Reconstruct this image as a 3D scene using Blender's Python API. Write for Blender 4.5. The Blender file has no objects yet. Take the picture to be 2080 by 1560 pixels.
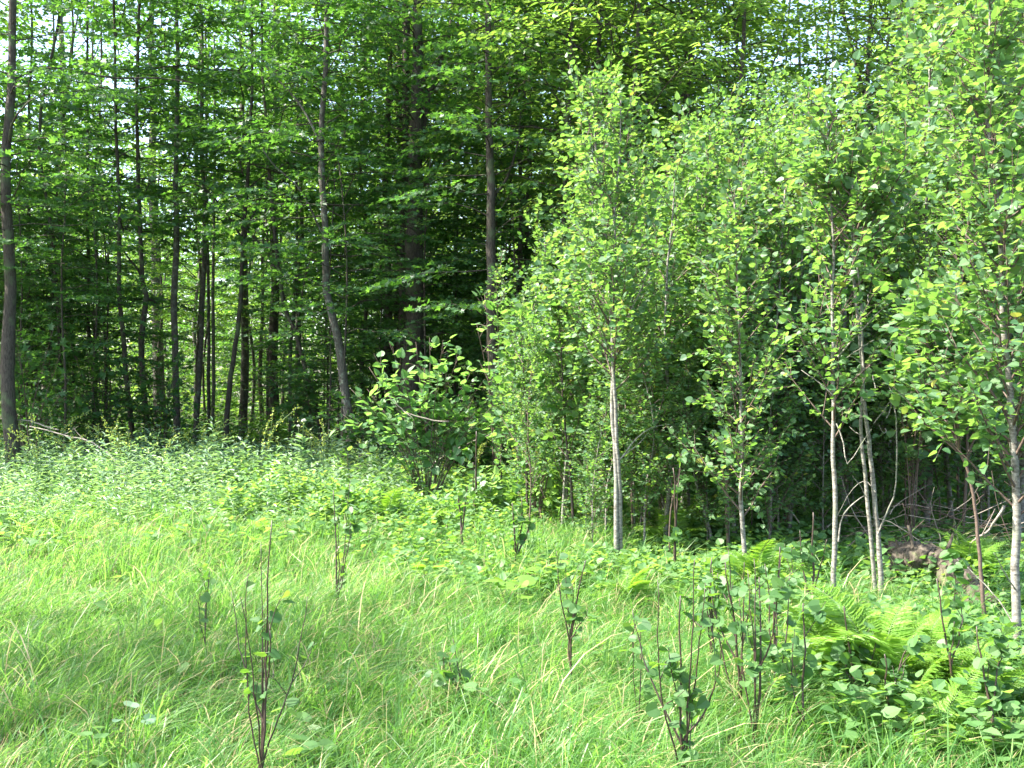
import bpy, math, random
import numpy as np
from mathutils import Vector, Matrix

# ------------------------------------------------------------------ camera, sky, sun, exposure
sc = bpy.context.scene
col = sc.collection
F = 2022.0                      # focal length in pixels of the 2080 px wide photograph
CAMZ = 1.6
cam = bpy.data.cameras.new('camera')
cam.lens = 35.0
cam.sensor_width = 36.0
cam.clip_end = 2000
cam.clip_start = 0.05
camo = bpy.data.objects.new('camera', cam)
camo.location = (0, 0, CAMZ)
camo.rotation_euler = (math.radians(90), 0, 0)
col.objects.link(camo)
sc.camera = camo

SUN_EL = 50.0
SUN_AZ = -94.0                  # degrees clockwise from +Y
world = bpy.data.worlds.new('World')
sc.world = world
world.use_nodes = True
wn = world.node_tree
wn.nodes.clear()
sky = wn.nodes.new('ShaderNodeTexSky')
sky.sky_type = 'NISHITA'
sky.sun_disc = False
sky.sun_elevation = math.radians(SUN_EL)
sky.sun_rotation = math.radians(SUN_AZ % 360)
sky.dust_density = 2.5
sky.air_density = 1.0
bg = wn.nodes.new('ShaderNodeBackground')
bg.inputs['Strength'].default_value = 0.15
wo = wn.nodes.new('ShaderNodeOutputWorld')
wn.links.new(sky.outputs[0], bg.inputs['Color'])
wn.links.new(bg.outputs[0], wo.inputs['Surface'])

sl = bpy.data.lights.new('sun', 'SUN')
sl.energy = 5.0
sl.angle = math.radians(0.55)
sl.color = (1.0, 0.94, 0.84)
so = bpy.data.objects.new('sun', sl)
az, el = math.radians(SUN_AZ), math.radians(SUN_EL)
sdir = Vector((math.sin(az) * math.cos(el), math.cos(az) * math.cos(el), math.sin(el)))
so.rotation_euler = sdir.to_track_quat('Z', 'Y').to_euler()
so.location = (-20, 5, 30)
col.objects.link(so)

sc.view_settings.view_transform = 'Standard'
sc.view_settings.look = 'None'
sc.view_settings.exposure = 2.38
sc.view_settings.gamma = 1.0
sc.view_settings.use_curve_mapping = False
sc.cycles.max_bounces = 7
sc.cycles.diffuse_bounces = 4
sc.cycles.glossy_bounces = 2
sc.cycles.transmission_bounces = 5
sc.cycles.use_denoising = True
sc.cycles.sample_clamp_indirect = 6.0

RNG = np.random.default_rng(7)
UP = np.array([0., 0., 1.])


def rs(seed):
    return np.random.default_rng(seed)


def P(px, py, Y):
    return np.array([(px - 1040.0) / F * Y, Y, CAMZ - (py - 780.0) / F * Y])


def ground_y(py):
    return (CAMZ - 0.15) * F / (py - 780.0)


# ------------------------------------------------------------------ materials
def nodes_of(name):
    m = bpy.data.materials.new(name)
    m.use_nodes = True
    nt = m.node_tree
    nt.nodes.clear()
    return m, nt, nt.nodes, nt.links


def leaf_mat(name, c1, c2, tr1, tr2, mix=0.42, rough=0.42, spec=0.5, odd=None, odd_at=0.97):
    """leaf: glossy reflecting side plus light let through; every leaf its own shade between c1 and c2"""
    k = lambda c: (c[0] * 0.88, c[1] * 1.0, c[2] * 1.35)
    if tr1[1] > tr1[0]:
        c1, c2, tr1, tr2 = k(c1), k(c2), k(tr1), k(tr2)
    m, nt, N, L = nodes_of(name)
    at = N.new('ShaderNodeAttribute'); at.attribute_name = 'rnd'
    oi = N.new('ShaderNodeObjectInfo')
    ad = N.new('ShaderNodeMath'); ad.operation = 'ADD'
    fr = N.new('ShaderNodeMath'); fr.operation = 'FRACT'
    L.new(at.outputs['Fac'], ad.inputs[0]); L.new(oi.outputs['Random'], ad.inputs[1]); L.new(ad.outputs[0], fr.inputs[0])
    def ramp(a, b, o):
        r = N.new('ShaderNodeValToRGB')
        e = r.color_ramp.elements
        e[0].color = (*a, 1); e[1].color = (*b, 1)
        if o is not None:
            e[1].position = odd_at - 0.01
            x = r.color_ramp.elements.new(odd_at); x.color = (*o, 1)
        L.new(fr.outputs[0], r.inputs[0])
        return r
    ra = ramp(c1, c2, odd)
    rb = ramp(tr1, tr2, odd)
    pb = N.new('ShaderNodeBsdfPrincipled')
    pb.inputs['Roughness'].default_value = rough
    pb.inputs['Specular IOR Level'].default_value = spec
    L.new(ra.outputs[0], pb.inputs['Base Color'])
    tl = N.new('ShaderNodeBsdfTranslucent')
    L.new(rb.outputs[0], tl.inputs['Color'])
    mx = N.new('ShaderNodeMixShader'); mx.inputs[0].default_value = mix
    L.new(pb.outputs[0], mx.inputs[1]); L.new(tl.outputs[0], mx.inputs[2])
    o = N.new('ShaderNodeOutputMaterial')
    L.new(mx.outputs[0], o.inputs['Surface'])
    return m


def bark_mat(name, c1, c2, c3, scale=17.0, stretch=0.22, bump=0.9, patch=1.6, patch_lo=0.52, rough=0.85):
    m, nt, N, L = nodes_of(name)
    tc = N.new('ShaderNodeTexCoord')
    mp = N.new('ShaderNodeMapping'); mp.inputs['Scale'].default_value = (1, 1, stretch)
    L.new(tc.outputs['Object'], mp.inputs[0])
    n1 = N.new('ShaderNodeTexNoise'); n1.inputs['Scale'].default_value = scale * 4; n1.inputs['Detail'].default_value = 6
    n1.inputs['Roughness'].default_value = 0.7
    L.new(mp.outputs[0], n1.inputs['Vector'])
    r1 = N.new('ShaderNodeValToRGB')
    r1.color_ramp.elements[0].position = 0.36; r1.color_ramp.elements[0].color = (*c1, 1)
    r1.color_ramp.elements[1].position = 0.64; r1.color_ramp.elements[1].color = (*c2, 1)
    L.new(n1.outputs['Fac'], r1.inputs[0])
    n2 = N.new('ShaderNodeTexNoise'); n2.inputs['Scale'].default_value = patch * 3; n2.inputs['Detail'].default_value = 5
    L.new(tc.outputs['Object'], n2.inputs['Vector'])
    r2 = N.new('ShaderNodeValToRGB')
    r2.color_ramp.elements[0].position = patch_lo; r2.color_ramp.elements[0].color = (0, 0, 0, 1)
    r2.color_ramp.elements[1].position = patch_lo + 0.12; r2.color_ramp.elements[1].color = (1, 1, 1, 1)
    L.new(n2.outputs['Fac'], r2.inputs[0])
    mx = N.new('ShaderNodeMixRGB'); mx.inputs[2].default_value = (*c3, 1)
    L.new(r2.outputs[0], mx.inputs[0]); L.new(r1.outputs[0], mx.inputs[1])
    pb = N.new('ShaderNodeBsdfPrincipled'); pb.inputs['Roughness'].default_value = rough
    pb.inputs['Specular IOR Level'].default_value = 0.25
    L.new(mx.outputs[0], pb.inputs['Base Color'])
    bp = N.new('ShaderNodeBump'); bp.inputs['Strength'].default_value = bump; bp.inputs['Distance'].default_value = 0.03
    L.new(n1.outputs['Fac'], bp.inputs['Height']); L.new(bp.outputs[0], pb.inputs['Normal'])
    o = N.new('ShaderNodeOutputMaterial'); L.new(pb.outputs[0], o.inputs['Surface'])
    return m


def plain_mat(name, c, rough=0.7):
    m, nt, N, L = nodes_of(name)
    n = N.new('ShaderNodeTexNoise'); n.inputs['Scale'].default_value = 60
    tc = N.new('ShaderNodeTexCoord'); L.new(tc.outputs['Object'], n.inputs['Vector'])
    r = N.new('ShaderNodeValToRGB')
    r.color_ramp.elements[0].color = (*[x * 0.6 for x in c], 1); r.color_ramp.elements[0].position = 0.3
    r.color_ramp.elements[1].color = (*[min(1, x * 1.25) for x in c], 1); r.color_ramp.elements[1].position = 0.7
    L.new(n.outputs['Fac'], r.inputs[0])
    pb = N.new('ShaderNodeBsdfPrincipled'); pb.inputs['Roughness'].default_value = rough
    L.new(r.outputs[0], pb.inputs['Base Color'])
    o = N.new('ShaderNodeOutputMaterial'); L.new(pb.outputs[0], o.inputs['Surface'])
    return m


M = {}
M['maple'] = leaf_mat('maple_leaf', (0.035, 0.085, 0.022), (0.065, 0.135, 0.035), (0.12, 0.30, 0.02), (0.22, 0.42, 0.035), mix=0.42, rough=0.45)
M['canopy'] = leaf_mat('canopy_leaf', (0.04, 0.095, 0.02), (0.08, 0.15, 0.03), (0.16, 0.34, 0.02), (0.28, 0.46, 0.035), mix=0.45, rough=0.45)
M['bright'] = leaf_mat('sunlit_tone_leaf', (0.06, 0.13, 0.025), (0.12, 0.19, 0.035), (0.24, 0.42, 0.03), (0.38, 0.52, 0.05), mix=0.46, rough=0.45)  # canopy leaf in a paler, yellower tone; paints sunlight onto crowns
M['aspen'] = leaf_mat('aspen_leaf', (0.05, 0.11, 0.038), (0.115, 0.18, 0.055), (0.19, 0.38, 0.035), (0.35, 0.52, 0.06), mix=0.42, rough=0.5, spec=0.4,
                      odd=(0.24, 0.26, 0.04), odd_at=0.99)
M['hazel'] = leaf_mat('hazel_leaf', (0.065, 0.14, 0.04), (0.12, 0.20, 0.06), (0.24, 0.46, 0.05), (0.34, 0.54, 0.08), mix=0.44, rough=0.5, spec=0.4)
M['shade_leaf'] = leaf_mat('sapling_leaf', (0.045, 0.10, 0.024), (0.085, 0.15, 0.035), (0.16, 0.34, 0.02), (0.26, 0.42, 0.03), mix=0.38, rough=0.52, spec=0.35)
M['herb'] = leaf_mat('herb_leaf', (0.12, 0.20, 0.085), (0.22, 0.29, 0.14), (0.22, 0.40, 0.06), (0.38, 0.52, 0.10), mix=0.40, rough=0.5)
M['low'] = leaf_mat('low_leaf', (0.06, 0.13, 0.03), (0.12, 0.20, 0.05), (0.22, 0.42, 0.03), (0.38, 0.54, 0.06), mix=0.42, rough=0.52, spec=0.35)
M['fern'] = leaf_mat('fern_leaf', (0.12, 0.22, 0.025), (0.18, 0.29, 0.035), (0.26, 0.46, 0.02), (0.42, 0.58, 0.04), mix=0.45, rough=0.5)
M['grass'] = leaf_mat('grass_blade', (0.045, 0.12, 0.02), (0.14, 0.23, 0.045), (0.18, 0.42, 0.03), (0.44, 0.62, 0.09), mix=0.44, rough=0.45, spec=0.4,
                      odd=(0.42, 0.36, 0.19), odd_at=0.93)
M['bark_dark'] = bark_mat('bark_dark', (0.035, 0.028, 0.022), (0.10, 0.085, 0.068), (0.09, 0.11, 0.06))
M['bark_grey'] = bark_mat('bark_grey', (0.055, 0.047, 0.038), (0.15, 0.135, 0.115), (0.19, 0.21, 0.16), patch=4.0, patch_lo=0.54)
M['bark_pale'] = bark_mat('bark_pale', (0.07, 0.062, 0.05), (0.27, 0.26, 0.225), (0.16, 0.18, 0.12), scale=7, stretch=2.2, bump=0.25, patch_lo=0.56)
M['bark_twig'] = plain_mat('twig_brown', (0.09, 0.06, 0.045))
M['stem_dark'] = plain_mat('sapling_stem', (0.045, 0.028, 0.02), 0.5)
M['dead'] = plain_mat('dead_wood', (0.26, 0.22, 0.18), 0.8)
M['green_stem'] = plain_mat('green_stem', (0.12, 0.20, 0.06), 0.5)
M['yellow'] = leaf_mat('yellow_petal', (0.22, 0.28, 0.03), (0.52, 0.50, 0.06), (0.4, 0.5, 0.05), (0.6, 0.6, 0.1), mix=0.3)
M['white'] = leaf_mat('white_petal', (0.62, 0.62, 0.55), (0.78, 0.78, 0.7), (0.7, 0.7, 0.6), (0.8, 0.8, 0.7), mix=0.3)


def ground_mat():
    m, nt, N, L = nodes_of('soil_and_litter')
    tc = N.new('ShaderNodeTexCoord')
    n1 = N.new('ShaderNodeTexNoise'); n1.inputs['Scale'].default_value = 0.8; n1.inputs['Detail'].default_value = 8
    n2 = N.new('ShaderNodeTexVoronoi'); n2.inputs['Scale'].default_value = 22
    n3 = N.new('ShaderNodeTexNoise'); n3.inputs['Scale'].default_value = 35; n3.inputs['Detail'].default_value = 6
    for n in (n1, n2, n3):
        L.new(tc.outputs['Object'], n.inputs['Vector'])
    r = N.new('ShaderNodeValToRGB')
    e = r.color_ramp.elements
    e[0].position = 0.35; e[0].color = (0.045, 0.07, 0.02, 1)
    e[1].position = 0.65; e[1].color = (0.10, 0.075, 0.045, 1)
    L.new(n1.outputs['Fac'], r.inputs[0])
    r2 = N.new('ShaderNodeValToRGB')
    r2.color_ramp.elements[0].position = 0.4; r2.color_ramp.elements[0].color = (0.5, 0.5, 0.5, 1)
    r2.color_ramp.elements[1].position = 0.7; r2.color_ramp.elements[1].color = (1.5, 1.4, 1.2, 1)
    L.new(n3.outputs['Fac'], r2.inputs[0])
    mx = N.new('ShaderNodeMixRGB'); mx.blend_type = 'MULTIPLY'; mx.inputs[0].default_value = 1
    L.new(r.outputs[0], mx.inputs[1]); L.new(r2.outputs[0], mx.inputs[2])
    pb = N.new('ShaderNodeBsdfPrincipled'); pb.inputs['Roughness'].default_value = 0.95
    L.new(mx.outputs[0], pb.inputs['Base Color'])
    bp = N.new('ShaderNodeBump'); bp.inputs['Strength'].default_value = 0.8; bp.inputs['Distance'].default_value = 0.04
    L.new(n2.outputs['Distance'], bp.inputs['Height']); L.new(bp.outputs[0], pb.inputs['Normal'])
    o = N.new('ShaderNodeOutputMaterial'); L.new(pb.outputs[0], o.inputs['Surface'])
    return m


# ------------------------------------------------------------------ mesh helpers
def norm(a):
    return a / np.maximum(np.linalg.norm(a, axis=-1, keepdims=True), 1e-9)


def make_mesh(name, chunks):
    """chunks: list of (verts Nx3, tris Mx3, rnd M or None, material, smooth)"""
    V, T, R, MI, S, mats = [], [], [], [], [], []
    off = 0
    for v, t, r, m, s in chunks:
        if len(v) == 0:
            continue
        if m not in mats:
            mats.append(m)
        V.append(v); T.append(t + off); off += len(v)
        R.append(np.zeros(len(t)) if r is None else r)
        MI.append(np.full(len(t), mats.index(m))); S.append(np.full(len(t), s))
    V = np.concatenate(V).astype(np.float32); T = np.concatenate(T).astype(np.int32)
    R = np.concatenate(R).astype(np.float32); MI = np.concatenate(MI).astype(np.int32); S = np.concatenate(S)
    me = bpy.data.meshes.new(name)
    me.vertices.add(len(V)); me.vertices.foreach_set('co', V.ravel())
    me.loops.add(len(T) * 3); me.loops.foreach_set('vertex_index', T.ravel())
    me.polygons.add(len(T))
    me.polygons.foreach_set('loop_start', np.arange(0, len(T) * 3, 3, dtype=np.int32))
    me.polygons.foreach_set('loop_total', np.full(len(T), 3, dtype=np.int32))
    me.polygons.foreach_set('material_index', MI)
    me.polygons.foreach_set('use_smooth', S)
    for m in mats:
        me.materials.append(M[m])
    a = me.attributes.new('rnd', 'FLOAT', 'FACE')
    a.data.foreach_set('value', R)
    me.update(calc_edges=True)
    return me


def link(name, me, parent=None, loc=None, rotz=None, kind=None, mat=None):
    o = bpy.data.objects.new(name, me)
    col.objects.link(o)
    if parent is not None:
        o.parent = parent
    if mat is not None:
        o.matrix_local = mat
    if loc is not None:
        o.location = loc
    if rotz is not None:
        o.rotation_euler = (0, 0, rotz)
    if kind:
        o['kind'] = kind
    return o


def thing(name, label, cat, loc, rotz=0.0, group=None, scale=1.0):
    o = bpy.data.objects.new(name, None)
    o.empty_display_size = 0.2
    col.objects.link(o)
    o.location = loc
    o.rotation_euler = (0, 0, rotz)
    o.scale = (scale,) * 3
    o['label'] = label; o['category'] = cat
    if group:
        o['group'] = group
    return o


def curve(pts, n, wob=0.0, rng=None):
    """Catmull-Rom through pts, n samples, small wobble"""
    pts = np.asarray(pts, float)
    if len(pts) == 2:
        t = np.linspace(0, 1, n)[:, None]
        out = pts[0] * (1 - t) + pts[1] * t
    else:
        p = np.vstack([2 * pts[0] - pts[1], pts, 2 * pts[-1] - pts[-2]])
        k = len(pts) - 1
        u = np.linspace(0, k - 1e-6, n)
        i = u.astype(int); f = (u - i)[:, None]
        a, b, c, d = p[i], p[i + 1], p[i + 2], p[i + 3]
        out = 0.5 * ((2 * b) + (-a + c) * f + (2 * a - 5 * b + 4 * c - d) * f ** 2 + (-a + 3 * b - 3 * c + d) * f ** 3)
    if wob and rng is not None:
        w = rng.normal(0, wob, (n, 3)); w[0] = 0
        w[1:-1] = (w[:-2] + w[1:-1] + w[2:]) / 2
        out = out + w
    return out


def tube(pts, rad, sides, mat, cap=True):
    pts = np.asarray(pts, float); k = len(pts)
    rad = np.broadcast_to(np.asarray(rad, float), (k,))
    tg = norm(np.gradient(pts, axis=0))
    ref = np.array([0.31, 0.95, 0.05]) if abs(tg[:, 2]).mean() > 0.5 else UP
    x = norm(np.cross(tg, ref)); y = np.cross(tg, x)
    a = np.linspace(0, 2 * math.pi, sides, endpoint=False)
    ring = pts[:, None, :] + rad[:, None, None] * (np.cos(a)[None, :, None] * x[:, None, :] + np.sin(a)[None, :, None] * y[:, None, :])
    v = ring.reshape(-1, 3)
    i = np.arange(k - 1)[:, None] * sides; j = np.arange(sides)[None, :]; j2 = (j + 1) % sides
    a0, a1, b0, b1 = (i + j).ravel(), (i + j2).ravel(), (i + sides + j).ravel(), (i + sides + j2).ravel()
    t = np.vstack([np.stack([a0, b0, b1], 1), np.stack([a0, b1, a1], 1)])
    if cap:
        v = np.vstack([v, pts[-1]])
        e = (k - 1) * sides
        t = np.vstack([t, np.stack([e + np.arange(sides), np.full(sides, len(v) - 1), e + (np.arange(sides) + 1) % sides], 1)])
    return (v, t, None, mat, True)


# leaf outlines: x across, y along, z up out of the blade; fan from the base, folded on the midrib
def fan(half, fold=0.18, droop=0.12):
    h = np.array(half, float)          # right side from near the base to the tip (last has x=0)
    right = np.column_stack([h[:, 0], h[:, 1], np.abs(h[:, 0]) * fold - droop * h[:, 1] ** 2])
    left = right[:-1] * np.array([-1, 1, 1])
    v = np.vstack([[0, 0, 0], right, left])
    k = len(h)
    t = [(0, i, i + 1) for i in range(1, k)]
    ll = [k + 1 + i for i in range(k - 1)] + [k]
    t += [(0, ll[i + 1], ll[i]) for i in range(k - 1)]
    return v, np.array(t)


LEAF = {
    'aspen': fan([(0.36, 0.06), (0.5, 0.34), (0.36, 0.68), (0, 1.0)], 0.22),
    'oval': fan([(0.26, 0.10), (0.40, 0.38), (0.27, 0.72), (0, 1.0)], 0.25),
    'heart': fan([(0.30, -0.08), (0.47, 0.12), (0.47, 0.40), (0.27, 0.75), (0, 1.0)], 0.2, 0.2),
    'maple': fan([(0.46, 0.05), (0.24, 0.24), (0.52, 0.64), (0.17, 0.58), (0, 1.0)], 0.16),
    'diamond': fan([(0.38, 0.42), (0, 1.0)], 0.2),
    'round': fan([(0.35, -0.12), (0.52, 0.15), (0.50, 0.50), (0.28, 0.82), (0, 0.92)], 0.15, 0.1),
    'pinna': fan([(0.075, 0.25), (0.055, 0.65), (0, 1.0)], 0.2, 0.2),
    'lance': fan([(0.13, 0.30), (0.10, 0.65), (0, 1.0)], 0.3, 0.25),
}


def leaves(kind, pos, d, n, size, mat, rng, rnd=None):
    tv, tt = LEAF[kind]
    pos = np.asarray(pos); d = norm(np.asarray(d)); n = np.asarray(n)
    x = norm(np.cross(d, n)); z = np.cross(x, d)
    N = len(pos); size = np.broadcast_to(size, (N,))
    asp = 1 + rng.uniform(-0.12, 0.12, N)
    v = pos[:, None, :] + size[:, None, None] * (tv[None, :, 0:1] * (x * asp[:, None])[:, None, :] + tv[None, :, 1:2] * d[:, None, :] + tv[None, :, 2:3] * z[:, None, :])
    t = tt[None] + (np.arange(N) * len(tv))[:, None, None]
    r = rng.uniform(0, 1, N) if rnd is None else rnd
    return (v.reshape(-1, 3), t.reshape(-1, 3), np.repeat(r, len(tt)), mat, False)


class LeafBag:
    def __init__(s):
        s.p, s.d, s.n, s.s = [], [], [], []

    def add(s, p, d, n, sz):
        s.p.append(p); s.d.append(d); s.n.append(n); s.s.append(sz)

    def arrays(s):
        return np.concatenate(s.p), np.concatenate(s.d), np.concatenate(s.n), np.concatenate(s.s)


def leaves_on(bag, pts, rng, spacing, size, tilt=0.35, t0=0.0, droop=0.15, end=True):
    """alternate leaves along a polyline"""
    seg = np.linalg.norm(np.diff(pts, axis=0), axis=1); Ls = np.concatenate([[0], np.cumsum(seg)])
    T = Ls[-1]
    k = max(1, int(T * (1 - t0) / spacing))
    u = t0 * T + (np.arange(k) + rng.uniform(0.2, 0.8, k)) * (T * (1 - t0) / k)
    p = np.stack([np.interp(u, Ls, pts[:, c]) for c in range(3)], 1)
    tg = norm(pts[-1] - pts[0])
    side = norm(np.cross(tg, UP) + 1e-4)
    sg = np.where(np.arange(k) % 2 == 0, 1.0, -1.0)[:, None]
    d = tg[None] * rng.uniform(0.4, 1.0, (k, 1)) + side[None] * sg * rng.uniform(0.5, 1.1, (k, 1)) + rng.normal(0, 0.18, (k, 3))
    d[:, 2] -= droop
    if end:
        d[-1] = tg + rng.normal(0, 0.15, 3)
    n = UP[None] + rng.normal(0, tilt, (k, 3))
    p = p + norm(d) * size * 0.22
    bag.add(p, d, n, size * rng.uniform(0.5, 1.2, k))


# ------------------------------------------------------------------ crowns of forest trees
def crown_mesh(name, seed, z0, z1, R, nb, leaf, lsize, mat, elev=(5, 30), spacing=0.06, twig_gap=0.20, tilt=0.42, top=1.0, wood='bark_dark', shape='dome'):
    rng = rs(seed)
    bag = LeafBag(); ch = []
    for i in range(nb):
        u = (i + rng.uniform(0, 1)) / nb
        z = z0 + (z1 - z0) * u
        a = i * 2.399 + rng.uniform(-0.5, 0.5)
        if shape == 'dome':
            pr = math.sqrt(max(0.06, 1 - (abs(u - 0.35) / 0.72) ** 2))
        else:
            pr = 0.75 + 0.25 * rng.uniform()
        L = R * pr * rng.uniform(0.6, 1.1)
        e = math.radians(rng.uniform(*elev)) * (0.7 + 0.8 * u)
        h = np.array([math.cos(a), math.sin(a), 0])
        t = np.linspace(0, 1, 6)[:, None]
        sw = np.cross(h, UP) * rng.normal(0, 0.18)
        pts = np.array([0, 0, z]) + h * L * t * math.cos(e) + UP * (L * math.sin(e) * (t - 0.45 * t ** 2) - 0.10 * L * t ** 3) + sw * L * t ** 2
        pts = pts + rng.normal(0, 0.02 * L, pts.shape) * (t > 0)
        r0 = 0.004 + 0.005 * L
        ch.append(tube(pts, np.linspace(r0, 0.003, 6), 4, wood, False))
        nt = max(3, int(L / twig_gap))
        for k in range(nt):
            tt = 0.22 + 0.78 * (k + rng.uniform()) / nt
            f = tt * 5; ii = min(4, int(f)); st = pts[ii] + (pts[ii + 1] - pts[ii]) * (f - ii)
            dr = norm(pts[ii + 1] - pts[ii])
            sd = np.cross(dr, UP) * (1 if k % 2 else -1)
            td = norm(dr * rng.uniform(0.5, 1.0) + sd * rng.uniform(0.6, 1.1) + UP * rng.normal(0.02, 0.12))
            tl = L * rng.uniform(0.22, 0.42) * (1.15 - 0.6 * tt) + 0.12
            s = np.linspace(0, 1, 4)[:, None]
            tp = st + td * tl * s - UP * 0.06 * tl * s ** 2 + rng.normal(0, 0.012, (4, 3)) * s
            ch.append(tube(tp[[0, 3]], [0.0032, 0.0015], 3, wood, False))
            leaves_on(bag, tp, rng, spacing, lsize, tilt, 0.08)
        leaves_on(bag, pts[3:], rng, spacing, lsize, tilt)
    p, d, n, s = bag.arrays()
    ch.append(leaves(leaf, p, d, n, s, mat, rng))
    return make_mesh(name, ch), len(p)


def profile_trunk(pts, r0, r1, sides=10, mat='bark_grey', n=26, seed=0, wob=0.012, flare=1.45):
    rng = rs(seed)
    c = curve(pts, n, wob, rng)
    t = np.linspace(0, 1, n)
    rad = r0 + (r1 - r0) * t
    h = c[:, 2] - c[0, 2]
    rad = rad * (1 + (flare - 1) * np.exp(-h / 0.35))
    rad = rad * (1 + rng.normal(0, 0.035, n))
    return tube(c, rad, sides, mat), c


# ------------------------------------------------------------------ ground
def build_ground():
    xs = np.concatenate([[-150, -80, -40], np.arange(-22, 22.1, 0.5), [40, 80, 150]])
    ys = np.concatenate([[-60, -25, -10], np.arange(-4, 40.1, 0.5), [55, 80, 130, 260]])
    X, Y = np.meshgrid(xs, ys)
    Z = 0.04 * np.sin(X * 0.9 + 1.3) * np.cos(Y * 0.7) + 0.025 * np.sin(X * 2.1 + Y * 1.7) - 0.04
    v = np.stack([X.ravel(), Y.ravel(), Z.ravel()], 1)
    nx = len(xs)
    i = (np.arange(len(ys) - 1)[:, None] * nx + np.arange(nx - 1)[None]).ravel()
    t = np.vstack([np.stack([i, i + 1, i + nx + 1], 1), np.stack([i, i + nx + 1, i + nx], 1)])
    M['ground'] = ground_mat()
    o = link('ground', make_mesh('ground', [(v, t, None, 'ground', True)]), kind='structure')
    return o


build_ground()

# ------------------------------------------------------------------ shared crowns
CR = {}
tot = 0
SPEC = {
    # understory maples: wide flat sprays
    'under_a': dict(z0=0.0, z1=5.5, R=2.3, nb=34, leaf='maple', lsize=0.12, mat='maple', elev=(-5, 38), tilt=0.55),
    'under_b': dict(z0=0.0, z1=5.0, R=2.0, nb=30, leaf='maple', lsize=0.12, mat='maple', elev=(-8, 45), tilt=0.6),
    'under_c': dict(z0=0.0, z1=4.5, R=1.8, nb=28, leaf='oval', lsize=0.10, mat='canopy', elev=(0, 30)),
    # canopy trees
    'can_a': dict(z0=0.0, z1=9.0, R=3.2, nb=56, leaf='diamond', lsize=0.14, mat='canopy', elev=(10, 45), spacing=0.07, twig_gap=0.24),
    'can_b': dict(z0=0.0, z1=8.0, R=2.9, nb=56, leaf='diamond', lsize=0.13, mat='maple', elev=(10, 45), spacing=0.07, twig_gap=0.24),
    'can_c': dict(z0=0.0, z1=8.0, R=3.0, nb=56, leaf='oval', lsize=0.12, mat='bright', elev=(5, 50), spacing=0.075, twig_gap=0.24),
    'can_d': dict(z0=0.0, z1=6.0, R=2.2, nb=30, leaf='lance', lsize=0.15, mat='bright', elev=(20, 55), spacing=0.05, twig_gap=0.2),
}
for i, (k, s) in enumerate(SPEC.items()):
    CR[k], n = crown_mesh('crown_' + k, 100 + i, **s)
    tot += n
print('crown leaves', tot)

# ------------------------------------------------------------------ forest trees traced from the photograph
def forest_tree(pts_px, Y, wpx, bark, crown, cz, label, name='forest_tree', group='trees of the dark wood', top=12.0, csc=1.0, r_top=0.35,
                limbs=(), rz=None, crowns=None, seed=0):
    """pts_px from the top down to the base; trunk carried on above the frame up to height `top`"""
    pts = [P(x, y, Y) for x, y in pts_px][::-1]
    base = pts[0].copy(); base[2] = -0.12
    if pts[0][2] > 0.4:
        pts = [base] + pts
    else:
        pts[0] = base
    tip = pts[-1]
    if top > tip[2] + 0.5:
        dr = norm(pts[-1] - pts[-2]); dr = norm(dr + UP * 1.5)
        pts.append(tip + dr * (top - tip[2]))
    r0 = wpx / F * Y / 2
    root = thing(name, label, 'tree', (float(base[0]), Y, 0), group=group)
    off = np.array([base[0], Y, 0])
    loc = np.array(pts) - off
    tb, c = profile_trunk(loc, r0 * 1.08, max(0.02, r0 * r_top), mat=bark, seed=seed, sides=12 if wpx > 15 else 8, wob=0.012 + r0 * 0.1)
    link('trunk', make_mesh('trunk', [tb]), root)
    for li, (lp, lw) in enumerate(limbs):
        q = np.array([P(x, y, Y) for x, y in lp]) - off
        lr = lw / F * Y / 2
        dz = np.linspace(0, 1, len(q)) * (-0.8 if li % 2 else 0.7)
        q[:, 1] += dz
        cc = curve(q, 12, 0.015, rs(seed + li))
        link('limb', make_mesh('limb', [tube(cc, np.linspace(lr, lr * 0.4, 12), 7, bark)]), root)
    rng = rs(seed + 999)
    for (ck, z, s) in (crowns or [(crown, cz, csc)]):
        zz = np.clip(z, 0, c[-1, 2])
        xx = [np.interp(zz, c[:, 2], c[:, k]) for k in (0, 1)]
        o = link('crown', CR[ck], root, loc=(float(xx[0]), float(xx[1]), z), rotz=rng.uniform(0, 6.28) if rz is None else rz)
        o.scale = (s, s, s)
    return root


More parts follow.
